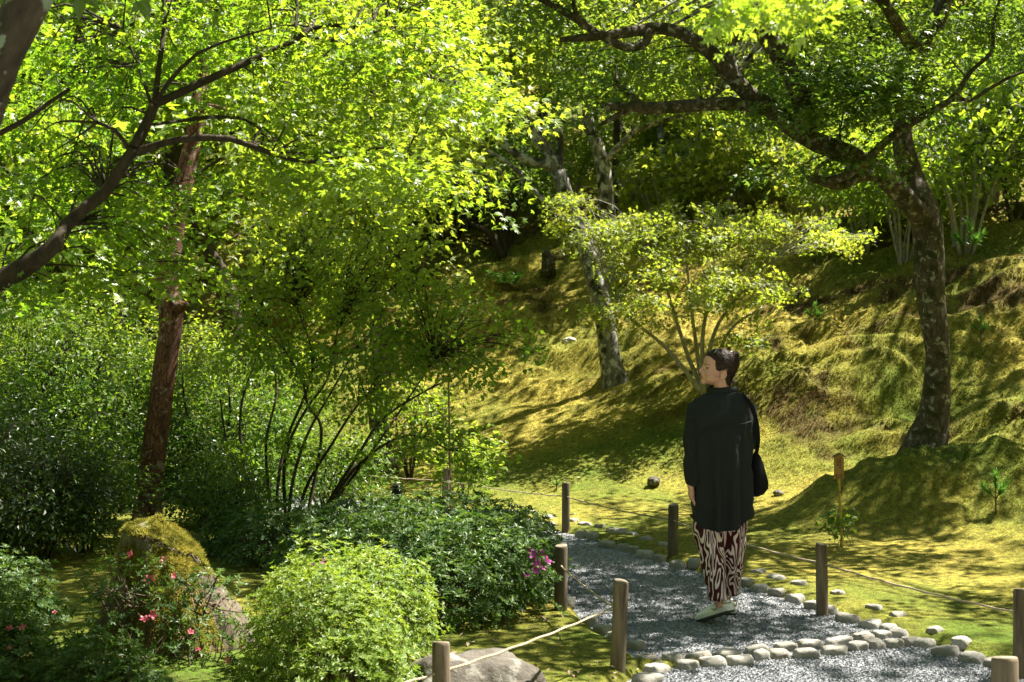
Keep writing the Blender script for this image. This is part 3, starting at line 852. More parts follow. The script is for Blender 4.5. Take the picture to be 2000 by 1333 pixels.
C_c = blobs([(1670, 130, 12.9, 150, 36, .6, 17), (1560, 215, 12.9, 50, 16, .2, 3), (1730, 165, 13.0, 90, 32, .5, 9), (1700, 205, 12.8, 90, 18, .5, 6), (1660, 320, 13.0, 40, 14, .3, 3), (1560, 335, 13.6, 40, 10, .3, 2),
             (1210, 120, 13.2, 80, 30, .4, 8), (1180, 190, 12.9, 50, 15, .3, 3), (1780, 50, 15.0, 120, 40, .5, 6), (1930, 50, 13.2, 70, 40, .6, 6), (1620, 40, 13.6, 80, 40, .5, 6), (1090, 30, 12.9, 80, 30, .4, 4)])
# crown added out of view overhead to shade path, walker, mound and left ground
C_top = np.vstack([over(1310, 1130, (4.9, 6.6), 16), over(1230, 1190, (4.9, 6.6), 12), over(1420, 1215, (4.9, 6.4), 8, .35), over(1180, 1090, (4.9, 6.8), 12), over(1120, 1060, (4.9, 6.8), 8),
                   over(1405, 1000, (5.0, 6.6), 12, .4), over(1405, 860, (5.0, 6.6), 14, .45, .8), over(1280, 1050, (5.2, 7.0), 10), over(1600, 960, (6.2, 8.0), 11, .5, .3), over(1750, 930, (6.3, 8.2), 11, .45, .5), over(1850, 970, (6.2, 8), 6, .4, .4), over(1680, 1010, (6, 7.6), 9, .4, .2),
                   over(1560, 1100, (5.0, 6.6), 5, .4), over(1650, 1105, (5.0, 6.6), 6, .35), over(1920, 1205, (4.9, 6.2), 5, .22), over(1960, 1010, (6, 7.6), 4, .3), over(1780, 1120, (5, 6.4), 3, .25), over(1350, 1240, (4.9, 6.2), 3, .3), over(1000, 1150, (4.9, 6.8), 12, .5), over(900, 1080, (5.0, 6.8), 14, .5), over(760, 1080, (5.0, 6.8), 8, .4), *[over(uu, vv, (5.2, 7.2), 11, .42) for uu, vv in ((40, 1120), (140, 1130), (240, 1110), (340, 1130), (440, 1120), (40, 1200), (100, 1215), (400, 1170), (480, 1090), (100, 1060))],
                   over(1070, 1265, (4.9, 6.0), 8, .3), over(980, 1300, (4.9, 5.8), 4, .25), over(250, 1230, (5.0, 6.5), 2, .4)])
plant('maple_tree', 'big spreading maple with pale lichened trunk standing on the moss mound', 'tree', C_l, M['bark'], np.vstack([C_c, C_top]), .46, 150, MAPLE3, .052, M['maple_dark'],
      sides=26, lump=.13, step=.07, base=C_base, tilt=.15, ljit=.45, flat=.14, n_parts=120, twig_r=.005, droop=.22, tintf=lambda c: .35 + .5 * (c[2] > 4.2))  # lower leaves tinted darker, the shade within the crown put into colour

# bright out of focus spray close to the camera
D_l = [pix([(1650, -420, 4.3, 26), (1560, -200, 4.2, 20), (1500, -60, 4.15, 13), (1470, 20, 4.1, 8), (1450, 70, 4.1, 5)]), pix([(1500, -60, 4.15, 9), (1560, 0, 4.1, 6), (1600, 30, 4.1, 4)]), pix([(1490, -40, 4.15, 8), (1400, 0, 4.1, 6), (1350, 25, 4.1, 4)])]
D_c = blobs([(1430, 15, 4.1, 60, 22, .2, 6), (1530, 5, 4.1, 60, 18, .2, 6), (1620, -20, 4.15, 50, 10, .2, 3)])
plant('maple_branch', 'bright blurred maple spray hanging close at the top edge above the path', 'branch', D_l, M['bark_limb'], D_c, .10, 22, MAPLE5, .036, M['maple'], n_parts=300, twig_r=.002, tilt=.3, ljit=.5, stem='stem', tintf=lambda c: .75, step=.05)

# ---------------------------------------------------------------- red pine behind the stump
pb = P(288, 1062, 12.3); pb[2] = hgt(pb[0], pb[1])
E_l = [pix([(282, 1075, 12.3, 73.9), (286, 1035, 12.3, 63.4), (291, 960, 12.3, 52.8), (301, 880, 12.3, 48.4), (312, 800, 12.3, 45.8), (322, 720, 12.3, 44.9), (332, 650, 12.3, 44.0), (334, 610, 12.3, 46.6), (330, 585, 12.3, 49.3), (326, 555, 12.3, 44.0), (332, 500, 12.35, 42.2), (342, 435, 12.4, 41.4),
            (358, 360, 12.45, 37.0), (374, 290, 12.5, 33.4), (386, 220, 12.5, 30.8), (392, 160, 12.6, 27.3), (398, 60, 12.6, 25.5), (404, -60, 12.7, 23.8), (400, -300, 12.9, 21.1), (410, -700, 13, 14.1)]),
       pix([(395, 207, 12.5, 12.3), (415, 208, 12.4, 9.7), (438, 213, 12.3, 7.9)]),
       pix([(345, 604, 12.2, 22.9), (360, 597, 12.15, 17.6), (366, 594, 12.1, 7.0)]),
       pix([(400, -300, 12.9, 12.3), (520, -420, 12.6, 8.8), (640, -470, 12.4, 4.4)]), pix([(404, -420, 12.9, 12.3), (280, -520, 12.9, 8.8), (160, -560, 13, 4.4)])]
E_c = blobs([(620, -500, 12.5, 160, 60, .8, 12), (180, -560, 13, 160, 60, .8, 10), (410, -760, 13, 200, 80, .9, 14)])
plant('pine_tree', 'red brown pine trunk with a burr rising behind the mossy stump', 'tree', E_l, M['bark_pine'], E_c, .5, 300, BLADE, .15, M['needle'], sides=24, lump=.07, step=.06, base=pb, ljit=1.2, flat=.4, twig_r=.005)

# ---------------------------------------------------------------- many-stemmed shrub in the middle
Fd = 12.4
def px_limbs(lst, d, w): return [pix([(u, v, d + .25 * math.sin(u * .37 + i), w * (1 - .75 * i / (len(q) - 1)) + 1.5) for i, (u, v) in enumerate(q)]) for q in lst]
F_l = px_limbs([[(548, 1085), (542, 960), (560, 860), (600, 760), (610, 690), (580, 600)], [(500, 1085), (478, 1010), (462, 930), (440, 850), (430, 780)], [(520, 1085), (505, 990), (475, 900), (470, 800), (500, 700)],
                [(560, 1080), (570, 950), (600, 850), (645, 770), (690, 690)], [(572, 1078), (595, 960), (650, 865), (700, 790), (760, 740)], [(592, 1072), (645, 975), (705, 880), (745, 820), (820, 770), (890, 735)],
                [(585, 1075), (612, 950), (628, 840), (600, 790), (592, 745), (560, 690)], [(563, 1080), (556, 900), (598, 800), (640, 740), (660, 640)], [(540, 1085), (525, 960), (520, 860), (540, 760), (520, 640)],
                [(600, 1070), (660, 960), (720, 890), (800, 850), (880, 880)], [(597, 1070), (640, 1000), (690, 930), (735, 870), (790, 790), (850, 700)], [(510, 1085), (490, 1030), (470, 985), (440, 940)]], Fd, 6.5)
F_c = blobs([(600, 540, 12.4, 130, 90, .6, 70), (580, 450, 12.5, 90, 45, .5, 34), (720, 570, 12.3, 150, 90, .6, 72), (800, 680, 12.2, 130, 60, .5, 46), (620, 700, 12.2, 150, 60, .5, 36), (500, 620, 12.5, 80, 90, .5, 30), (760, 480, 12.3, 80, 50, .4, 20),
             (880, 620, 12.1, 80, 70, .4, 28), (940, 720, 12.1, 60, 40, .4, 12), (690, 790, 12.2, 100, 35, .4, 12), (860, 850, 12.1, 80, 45, .4, 14), (930, 900, 12.1, 70, 30, .3, 8), (570, 870, 12.3, 90, 40, .4, 9), (470, 900, 12.5, 50, 50, .3, 7), (740, 880, 12.2, 70, 30, .3, 6), (990, 660, 12.0, 60, 50, .4, 9)])
plant('shrub', 'tall many stemmed shrub with pale oval leaves right of the pine', 'shrub', F_l, M['bark_dark'], F_c, .16, 22, ROUND, .056, M['broad'], lump=.1, base=P(552, 1080, Fd), tilt=.5, ljit=.6, droop=.3,
      n_parts=300, stem='stems', crown='foliage', twig_r=.003, tintf=lambda c: .25 + .6 * sst(1.6, 2.6, c[2]), flat=.35)  # leaves paler upwards, sunlight on the top put into the tint

# ---------------------------------------------------------------- yellow leaved shrub behind the walker
Gb = T(1374, 770, 15); Gd = Gb[1]
G_l = px_limbs([[(1376, 770), (1345, 700), (1322, 630), (1300, 560), (1270, 490)], [(1378, 770), (1385, 690), (1405, 630), (1450, 570), (1500, 520)], [(1374, 770), (1362, 690), (1350, 600), (1340, 500)], [(1380, 770), (1400, 700), (1430, 640), (1490, 600)],
                [(1371, 770), (1335, 720), (1290, 670), (1230, 620), (1190, 560)], [(1376, 770), (1372, 660), (1390, 560), (1400, 450)]], Gd, 9)
G_c = blobs([(1320, 520, Gd, 190, 110, 1.2, 74), (1460, 560, Gd - .4, 120, 70, .8, 36), (1190, 450, Gd, 110, 65, .8, 34), (1540, 450, Gd + .2, 110, 45, .8, 28), (1240, 600, Gd - .5, 100, 40, .6, 24), (1380, 430, Gd + .3, 150, 40, .8, 34), (1470, 660, Gd - .3, 60, 25, .4, 7), (1120, 390, Gd, 60, 30, .5, 8), (1640, 470, Gd + .4, 60, 28, .5, 9)])
plant('shrub', 'open yellow green shrub with thin stems growing on the slope just behind the walker', 'shrub', G_l, M['twig_pale'], G_c, .20, 50, MAPLE3, .046, M['yellow'], base=Gb, stem='stems', crown='foliage', tilt=.3, ljit=.55, twig_r=.003, droop=.3, flat=.2)

# ---------------------------------------------------------------- pale barked maples on the slope
Hb = T(1200, 745, 15); Hd = Hb[1]
H_l = [pix([(1204, 775, Hd, 72), (1198, 735, Hd, 52), (1190, 690, Hd, 42), (1180, 620, Hd, 38), (1160, 540, Hd, 38), (1140, 470, Hd, 34), (1118, 430, Hd, 32), (1104, 380, Hd, 31), (1090, 335, Hd, 30)]),
       pix([(1090, 335, Hd, 26), (1068, 295, Hd, 23), (1035, 250, Hd, 21), (1012, 210, Hd, 18), (1003, 160, Hd, 14), (1000, 100, Hd, 12), (1010, 20, Hd, 9)]), pix([(1092, 338, Hd, 17), (1093, 280, Hd, 15), (1090, 225, Hd, 13), (1070, 170, Hd, 9)]), pix([(1091, 262, Hd, 11), (1070, 235, Hd, 10), (1058, 205, Hd, 8)]),
       pix([(1085, 325, Hd, 20), (1050, 318, Hd, 18), (1010, 302, Hd, 16), (975, 275, Hd, 15), (930, 245, Hd, 13), (868, 230, Hd, 8)]), pix([(985, 285, Hd, 10), (955, 255, Hd, 9), (945, 230, Hd, 6)]),
       pix([(1130, 445, Hd - .3, 10), (1060, 390, Hd - .4, 10), (1000, 325, Hd - .5, 8), (930, 280, Hd - .6, 6), (850, 222, Hd - .7, 3)])]
def shade(u, v, hs, n, r=.7):  # crown sprays out of view, placed to shade a spot of the slope
    p = T(u, v, 14); h = rng.uniform(*hs, n)
    q = p + SUN / SUN[2] * h[:, None] + rng.normal(0, r, (n, 3)) * [1, 1, .3]
    return q[(VH - (q[:, 2] - CH) / q[:, 1] * F) < -60]
H_c = np.vstack([shade(1150, 830, (6, 8), 9), shade(1060, 850, (6, 8), 7), shade(1270, 790, (6, 8), 7), shade(960, 640, (7, 9), 7), shade(1190, 700, (6, 8), 5), blobs([(1010, 40, Hd, 140, 60, 1.2, 16), (1080, 130, Hd, 90, 50, .9, 9), (900, 215, Hd, 60, 20, .6, 4), (1150, 40, Hd, 110, 45, 1, 10), (1050, -120, Hd, 220, 90, 1.5, 18)])])
plant('maple_tree', 'pale grey trunk with black patches leaning left on the slope above the stump of moss', 'tree', H_l, M['bark_pale'], H_c, .55, 90, MAPLE3, .085, M['far'], base=Hb, sides=14, lump=.16, twig_r=.004)
Ib = T(1196, 545, 22); Id = Ib[1]
I_l = [pix([(1200, 570, Id, 44), (1196, 500, Id, 34), (1186, 410, Id, 31), (1178, 330, Id, 29), (1165, 280, Id, 26), (1148, 225, Id, 22), (1150, 120, Id, 15), (1160, 20, Id, 10)]), pix([(1186, 310, Id, 15), (1215, 280, Id, 13), (1250, 252, Id, 12), (1310, 232, Id, 10), (1370, 215, Id, 6)]), pix([(1235, 262, Id, 9), (1245, 220, Id, 6)])]
I_c = np.vstack([shade(1450, 545, (6, 8), 4, .9), shade(1330, 660, (7, 9), 4), blobs([(1230, 130, Id, 150, 60, 1.4, 14), (1340, 60, Id, 130, 60, 1.4, 14), (1180, 10, Id, 150, 60, 1.4, 12), (1380, 200, Id, 70, 30, 1, 6)])])
plant('maple_tree', 'mottled grey trunk with one long branch to the right, behind the yellow shrub', 'tree', I_l, M['bark_pale'], I_c, .62, 110, MAPLE3, .09, M['far'], base=Ib, sides=12, lump=.16, twig_r=.004)
Jb = T(1308, 400, 25); Jd = Jb[1]
J_l = [pix([(1306, 410, Jd, 26), (1300, 370, Jd, 20), (1293, 300, Jd, 17), (1288, 230, Jd, 14), (1280, 120, Jd, 10), (1290, 20, Jd, 7)]), pix([(1304, 395, Jd, 20), (1322, 345, Jd, 18), (1340, 295, Jd, 16), (1355, 262, Jd, 12), (1400, 245, Jd, 7)]), pix([(1345, 275, Jd, 8), (1340, 230, Jd, 6)])]
J_c = blobs([(1300, 150, Jd, 130, 60, 1.5, 16), (1420, 250, Jd, 90, 40, 1.2, 12), (1300, 20, Jd, 150, 60, 1.5, 14)])
plant('maple_tree', 'small forked grey tree with two thin stems high on the slope', 'tree', J_l, M['bark_pale'], J_c, .65, 110, MAPLE3, .10, M['far'], base=Jb, sides=10, lump=.1, twig_r=.004)
# dark stemmed evergreen on the crest of the moss bank
Kb = T(985, 500, 24); Kd = Kb[1]
K_l = px_limbs([[(985, 508), (975, 440), (955, 390), (930, 340)], [(988, 508), (988, 440), (1000, 380), (1020, 330)], [(983, 508), (960, 460), (925, 440), (900, 420)], [(990, 508), (1005, 420), (1040, 360)], [(986, 508), (980, 400), (975, 320)]], Kd, 15)
K_c = blobs([(960, 330, Kd, 130, 50, 1.4, 36), (1050, 330, Kd + .3, 80, 50, 1.2, 16), (870, 370, Kd + .3, 80, 40, 1.2, 14), (900, 290, Kd + .5, 120, 35, 1.2, 14)])
plant('evergreen_tree', 'dark leaved evergreen with a cluster of black stems on the crest of the moss bank', 'tree', K_l, M['bark_dark'], K_c, .40, 70, OVAL, .085, M['shrub'], base=Kb, stem='stems', crown='foliage', tilt=.5, ljit=.8, twig_r=.005, flat=.4)
# mossy trunk beyond the fence
Lb = T(752, 925, 14); Ld = Lb[1]
L_l = [pix([(752, 940, Ld, 70), (750, 905, Ld, 52), (744, 860, Ld, 42), (738, 800, Ld, 36), (742, 720, Ld, 32), (735, 600, Ld, 28), (720, 450, Ld, 24), (730, 300, Ld, 16), (725, 150, Ld, 10)]), pix([(742, 720, Ld, 20), (790, 600, Ld, 14), (840, 480, Ld, 9)]), pix([(735, 600, Ld, 16), (660, 470, Ld, 12), (600, 380, Ld, 8)])]
L_c = blobs([(700, 400, Ld, 170, 90, 1.4, 26), (620, 330, Ld, 120, 80, 1.4, 16), (760, 200, Ld, 200, 90, 1.4, 26)])
plant('maple_tree', 'brown mossy trunk rising beyond the rope fence behind the shrub leaves', 'tree', L_l, M['bark'], L_c, .55, 100, MAPLE3, .075, M['far'], base=Lb, sides=14, lump=.18, twig_r=.004)

# tall maple added outside the right edge, unseen, to shade the upper slope
Mb = np.array([8.6, 21.5, hgt(8.6, 21.5)])
M_l = forked(Mb, 8.5, (1.2, .5), .2, 8, .4, 3.2)
M_c = np.vstack([shade(1700, 520, (5, 8), 7, .8), shade(1850, 500, (5, 8), 7, .8), shade(1960, 560, (5, 8), 6, .8), shade(1900, 640, (5, 8), 6, .7), shade(1930, 760, (5, 8), 6, .6)])
plant('maple_tree', 'tall maple just past the right edge hanging leaves into the top right corner', 'tree', M_l, M['bark_dark'], M_c, .6, 120, MAPLE3, .08, M['far'], sides=12, lump=.14, twig_r=.004)
# ---------------------------------------------------------------- woodland and slope shrubs
def at(u, d):
    x = (u - 1000) / F * d
    return np.array([x, d, hgt(x, d)])
def far_maple(h, spread, mat, lean, lsize, ns, per, name_label, group, base=(0, 0, 0)):
    L = forked(base, h, lean, .10 + .012 * h, 7, .30, spread)
    tips = np.array([l[-1, :3] for l in L])
    c = tips[rng.integers(0, len(tips), ns)] + rng.normal(0, 1, (ns, 3)) * [spread * .42, spread * .42, h * .14]
    c = c[c[:, 2] > h * .40 + base[2]]
    return plant('maple_tree', name_label, 'tree', L, mat[0], c, .62, per, MAPLE3, lsize, mat[1], group, sides=9, lump=.12, twig_r=.004, tilt=.3, ljit=.6, twiglets=2, droop=.5)
GRP = 'maples of the woodland behind the garden'
lab = ['bright leaved maple among the woodland far behind the garden', 'yellow green maple with a pale trunk in the woodland far behind', 'dark trunked maple standing in the woodland behind the left shrubs']
protos = [far_maple(7.5, 2.6, (M['bark_dark'], M['far']), (.8, .3), .095, 75, 120, lab[2], GRP), far_maple(8.5, 2.9, (M['bark_pale'], M['far']), (-.7, .2), .095, 85, 120, lab[1], GRP),
          far_maple(6.0, 2.7, (M['bark_dark'], M['maple']), (.4, -.3), .10, 75, 120, lab[0], GRP)]
spots = [(205, 19.5, 0), (60, 22, 2), (330, 25, 1), (452, 20.5, 0), (-60, 18.5, 2), (520, 27, 1), (150, 29, 2), (640, 30, 0), (420, 34, 2), (0, 32, 1), (280, 38, 0), (560, 38, 2), (720, 36, 1), (100, 42, 1), (400, 46, 2), (800, 41, 2), (880, 45, 0), (660, 48, 1),
         (930, 38, 2), (1060, 41, 1), (1210, 38, 2), (1350, 36, 1), (1480, 38, 2), (1620, 36, 0), (1760, 36, 2), (1890, 34, 1), (2020, 36, 2),
         (1000, 52, 2), (1130, 50, 1), (1260, 53, 2), (1400, 50, 1), (1530, 52, 2), (1660, 50, 1), (1800, 50, 2), (1940, 48, 1), (880, 56, 0), (780, 60, 1), (560, 58, 2), (330, 60, 0), (120, 58, 2), (-40, 50, 1), (1060, 70, 1), (1230, 72, 2), (1420, 70, 1), (1600, 68, 2), (1780, 66, 1), (1950, 64, 2), (820, 74, 2), (450, 74, 1), (100, 76, 0)]
def slender(h):
    L = forked((0, 0, 0), h, (.9, .2), .075, 6, .45, 1.7)
    tips = np.array([l[-1, :3] for l in L]); c = tips[rng.integers(0, len(tips), 44)] + rng.normal(0, 1, (44, 3)) * [.8, .8, .5]
    return plant('maple_tree', 'slim dark leaning tree with a bare lower trunk in the far woodland', 'tree', L, M['bark_dark'], c[c[:, 2] > h * .42], .6, 110, MAPLE3, .09, M['far'], GRP, sides=8, lump=.14, twig_r=.004, tilt=.3, ljit=.6, twiglets=2, base=(0, 0, 0))
protos.append(slender(7.0))
spots = [(140, 24, 3), (95, 27, 3), (240, 23, 3), (350, 28, 3), (505, 23, 3), (570, 30, 3), (1085, 31, 3), (1205, 29, 3), (1335, 28, 3), (1445, 29, 3), (1590, 28, 3), (1690, 31, 3), (1000, 33, 3), (900, 36, 3), (1050, 36, 3), (1170, 33, 3), (1260, 31, 3), (1400, 33, 3), (1540, 33, 3), (1860, 33, 3), (30, 22, 3), (780, 32, 3), (680, 31, 3)] + spots
# woodland beside and behind the camera, unseen, added to cut the sky light
spots += [(None, x_, y_, k_) for x_, y_, k_ in ((-7, 3, 1), (-9, 8.5, 0), (-6, -6, 1), (-1, -8, 2), (4, -9, 0), (12, -3, 1), (14.5, 5, 2), (-12, -3, 2), (-4, -15, 0), (16, 10, 1), (-13, 12, 2))]
used = set()
for sp_ in spots:
    if sp_[0] is None:
        _, x_, y_, k = sp_
        copy_thing(protos[k], (x_, y_, hgt(x_, y_) - .1), random.uniform(0, 6), random.uniform(1.25, 1.5), 'unseen maple of the woodland beside and behind the place the picture is taken from, added to cut the sky light')['group'] = 'maples outside the picture'
        continue
    u, d, k = sp_
    p = at(u, d) - UP * .1
    sc = random.uniform(.62, .85) if d > 30 and u > 850 and k != 3 else random.uniform(.85, 1.2)
    if k not in used: o = protos[k]; used.add(k); o.location = tuple(p); o.rotation_euler = (0, 0, random.uniform(0, 6)); o.scale = (sc,) * 3
    else: copy_thing(protos[k], p, random.uniform(0, 6), sc)

GR2 = 'shrubs growing on the upper slope'
def slope_shrub(h, w, bark, lmat, lsize, n, per, label, tm=OVAL, stems=7):
    L = fan((0, 0, 0), h, w, stems, .022)
    c = ellipsoid_pts((0, 0, h * .68), (w * .95, w * .95, h * .38), n, .35)
    return plant('shrub', label, 'shrub', L, bark, c, .30, per, tm, lsize, lmat, GR2, stem='stems', crown='foliage', tilt=.5, ljit=.7, twiglets=2, flat=.4, twig_r=.004, base=(0, 0, 0))
sp = [slope_shrub(2.3, 1.3, M['twig_pale'], M['broad'], .075, 80, 60, 'olive leaved shrub with pale stems on the mossy upper slope'),
      slope_shrub(2.8, 1.7, M['bark_dark'], M['shrub'], .08, 110, 70, 'dense green shrub in the thicket above the moss slope'),
      slope_shrub(1.5, 1.2, M['twig_pale'], M['yellow'], .065, 60, 60, 'low yellow green shrub on the mossy upper slope', MAPLE3)]
SL = {3: 'bare stemmed shrub on the slope just left of the big maple trunk', 4: 'thin stemmed shrub directly behind the bend of the big maple trunk', 5: 'shrub with forked bare stems on the slope right of the big maple trunk',
      6: 'dense green shrub at the right edge above the brown slope', 0: 'low yellow green shrub behind the small forked grey tree', -1: 'green shrub hidden behind the top of the many stemmed shrub'}
ss = [(1290, 455, 2, 1.0), (1440, 420, 2, 1.1), (1560, 420, 0, .9), (1688, 492, 0, .95), (1762, 515, 0, .9), (1886, 498, 0, 1.15), (1990, 430, 1, .8), (1930, 400, 0, 1.1), (1850, 395, 1, .8), (1745, 430, 0, .9), (2050, 400, 1, .9), (1620, 440, 2, 1.0),
      (1340, 370, 0, 1.1), (1600, 370, 0, 1.2), (1700, 360, 1, .8), (1800, 340, 1, .9), (1900, 320, 1, .9), (2000, 310, 1, 1.0), (1240, 385, 0, .9), (1120, 410, 0, .8), (880, 470, 1, .9), (820, 480, 1, 1.0), (930, 440, 1, .8), (1420, 320, 1, .8), (1650, 280, 1, 1.0), (1780, 260, 1, 1.0), (1900, 230, 1, 1.1), (2010, 210, 1, 1.1),
      (760, 520, 1, 1.1), (690, 560, 1, 1.1), (840, 420, 1, 1.1)]
used = set()
SLO = []
for si, (u, v, k, sc) in enumerate(ss):
    p = T(u, v, 12) - UP * .05
    if k not in used: o = sp[k]; used.add(k); o.location = tuple(p); o.rotation_euler = (0, 0, random.uniform(0, 6)); o.scale = (sc,) * 3
    else: o = copy_thing(sp[k], p, random.uniform(0, 6), sc)
    if si in SL: SLO.append((o, SL[si]))
for o, t in SLO: o['label'] = t

# ---------------------------------------------------------------- leafy shrubs left of the path
def bush(label, u, d, h, w, n, per, lsize, lmat, tm=OVAL, stems=8, low=.15, bark=None, r=.2, sun=0.0):
    b = at(u, d)
    L = fan(b, h, w, stems, min(.018, .010 * h))
    c = ellipsoid_pts(b + UP * h * (.5 + low * .5), (w, w * .8, h * (.5 - low * .35)), n, .4)
    return plant('shrub', label, 'shrub', L, bark or M['bark_dark'], c, r, per, tm, lsize, lmat, stem='stems', crown='foliage', tilt=.6, ljit=.75, twiglets=2, flat=.45, twig_r=.003, droop=.2, base=b,
                 tintf=lambda q: .2 + .6 * sst(.5, 1.0, (q[2] - b[2]) / h))  # tint rises towards the top, light from above put into the leaves
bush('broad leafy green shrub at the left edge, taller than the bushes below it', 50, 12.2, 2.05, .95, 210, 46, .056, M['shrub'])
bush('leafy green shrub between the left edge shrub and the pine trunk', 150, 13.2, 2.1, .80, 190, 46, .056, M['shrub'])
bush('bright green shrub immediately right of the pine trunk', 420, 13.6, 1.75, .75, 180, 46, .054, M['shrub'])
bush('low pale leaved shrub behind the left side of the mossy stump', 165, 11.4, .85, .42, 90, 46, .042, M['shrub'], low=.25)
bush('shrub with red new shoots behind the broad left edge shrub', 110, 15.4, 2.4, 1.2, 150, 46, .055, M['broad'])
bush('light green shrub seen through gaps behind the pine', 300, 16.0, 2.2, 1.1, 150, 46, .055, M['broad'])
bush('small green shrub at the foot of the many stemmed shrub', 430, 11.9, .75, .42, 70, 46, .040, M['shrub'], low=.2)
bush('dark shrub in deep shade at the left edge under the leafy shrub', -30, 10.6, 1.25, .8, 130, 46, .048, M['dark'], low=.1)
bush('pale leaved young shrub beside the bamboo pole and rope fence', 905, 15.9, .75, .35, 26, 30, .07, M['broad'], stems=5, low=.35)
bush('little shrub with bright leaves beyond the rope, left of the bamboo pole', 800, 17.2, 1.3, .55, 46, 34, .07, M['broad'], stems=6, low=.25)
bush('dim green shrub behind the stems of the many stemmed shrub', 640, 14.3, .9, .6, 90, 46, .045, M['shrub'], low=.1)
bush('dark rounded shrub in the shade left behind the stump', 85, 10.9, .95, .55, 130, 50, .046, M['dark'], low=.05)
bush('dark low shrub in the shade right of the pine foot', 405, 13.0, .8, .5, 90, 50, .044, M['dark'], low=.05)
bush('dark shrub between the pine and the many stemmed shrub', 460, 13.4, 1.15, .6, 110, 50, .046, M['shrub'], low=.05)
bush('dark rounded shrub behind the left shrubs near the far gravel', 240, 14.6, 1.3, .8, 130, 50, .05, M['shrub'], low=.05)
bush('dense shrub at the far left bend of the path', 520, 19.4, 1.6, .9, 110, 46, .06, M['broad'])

# ---------------------------------------------------------------- round azaleas
def azalea(name, label, lumps, n, lsize, tint0, petals=None, pmat=None, mat=None, group=None):
    """lumps: (x, y, z, rx, ry, rz) mounds covered in whorls of small leaves"""
    base = np.array([lumps[0][0], lumps[0][1], hgt(lumps[0][0], lumps[0][1])])
    root = tag(empty(name, base), label, 'azalea bush', group)
    L = np.array(lumps, float); wgt = L[:, 3] * L[:, 4] + L[:, 3] * L[:, 5]; wgt /= wgt.sum()
    k = rng.choice(len(L), n * 2, p=wgt)
    q = nrm(rng.normal(size=(n * 2, 3)))
    dep = np.where(rng.uniform(size=n * 2) < .62, rng.uniform(.90, 1.08, n * 2) + .16 * (rng.uniform(size=n * 2) < .05), rng.uniform(.6, .95, n * 2))
    nb = 1 + .30 * pn(q[:, 0] * 2.6 + k, q[:, 1] * 2.6 + q[:, 2] * 2.1, 31) + .20 * pn(q[:, 0] * 6, q[:, 1] * 6 + q[:, 2] * 5, 32)
    p = L[k, :3] + q * L[k, 3:] * (dep * nb)[:, None]
    nor = nrm(q / L[k, 3:])
    ok = (q[:, 2] > -.75) & (p[:, 2] > height(p[:, 0], p[:, 1]) + .03)
    for j in range(len(L)):
        e = np.sum(((p - L[j, :3]) / L[j, 3:]) ** 2, 1)
        ok &= ~((e < .40) & (k != j))
    p, nor = p[ok][:n], nor[ok][:n]; n = len(p)
    axis_ = nrm(nor * .8 + UP * .75 + rng.normal(0, .35, (n, 3)))
    m = 6
    r1 = nrm(np.cross(axis_, rng.normal(size=(n, 3)))); r2 = np.cross(axis_, r1)
    a = (np.arange(m) * 2 * np.pi / m)[None] + rng.uniform(-.3, .3, (n, m))
    side = np.cos(a)[..., None] * r1[:, None] + np.sin(a)[..., None] * r2[:, None]
    el_ = rng.uniform(.2, .75, (n, m, 1))
    f = side * np.cos(el_) + axis_[:, None] * np.sin(el_)
    nn = axis_[:, None] * np.cos(el_) - side * np.sin(el_)
    pos = np.repeat(p[:, None], m, 1) + f * lsize * .12
    siz = lsize * rng.uniform(.7, 1.25, (n, m))
    tint = np.clip(tint0 + rng.normal(0, .22, (n, 1)) + rng.normal(0, .12, (n, m)), 0, 1)
    foliage('foliage', OVAL, pos.reshape(-1, 3), nn.reshape(-1, 3), f.reshape(-1, 3), siz.ravel(), tint.ravel(), mat or M['azalea'], root)
    mb = MB()
    for i in range(0, n, max(1, n // (260 if n > 600 else 70))):
        j = int(np.argmin(np.sum((L[:, :3] - p[i]) ** 2, 1)))
        c = L[j, :3] - UP * L[j, 5] * .8
        V, Fs = tube(np.array([c + rng.normal(0, .05, 3), (c + p[i]) / 2 + rng.normal(0, .03, 3), p[i]]), [.007, .004, .002], 4, cap=False); mb.put(V, Fs)
    mb.build('stems', M['twig'], root, True)
    for (u, v, s) in (petals or []):
        # a flower stands where the sight line meets the bush
        d = np.linspace(5, 13, 1200); ray = np.stack([(u - 1000) / F * d, d, CH + (VH - v) / F * d], 1)
        e = np.min([np.sum(((ray - l[:3]) / (l[3:] * 1.04)) ** 2, 1) for l in L], 0)
        h = ray[np.argmax(e < 1)] if (e < 1).any() else ray[np.argmin(e)]
        flower(h + np.array([0, -.015, .01]), s / F * h[1], pmat, root)
    return root
def flower_mesh(mat):
    V, Fc = [], []
    for i in range(5):
        a = i * 2 * math.pi / 5; b = len(V)
        for r, w, z in ((.05, .04, 0), (.6, .30, .35), (1, .16, .42)):
            for s in (-1, 1):
                V.append((r * math.cos(a) - s * w * math.sin(a), r * math.sin(a) + s * w * math.cos(a), z + .06 * s))
        Fc += [(b, b + 2, b + 3, b + 1), (b + 2, b + 4, b + 5, b + 3)]
    for i in range(5):
        a = i * 1.257 + .5; b = len(V)
        V += [(.03, 0, 0), (0, .03, 0), (.32 * math.cos(a), .32 * math.sin(a), .8)]
        Fc.append((b, b + 1, b + 2, b + 2))
    Fc = np.array(Fc)
    return mesh_data('flower', np.array(V), [Fc[:10], Fc[10:, :3]], mat, False, {'tint': np.linspace(0, 1, len(V))})
FLOW = {}
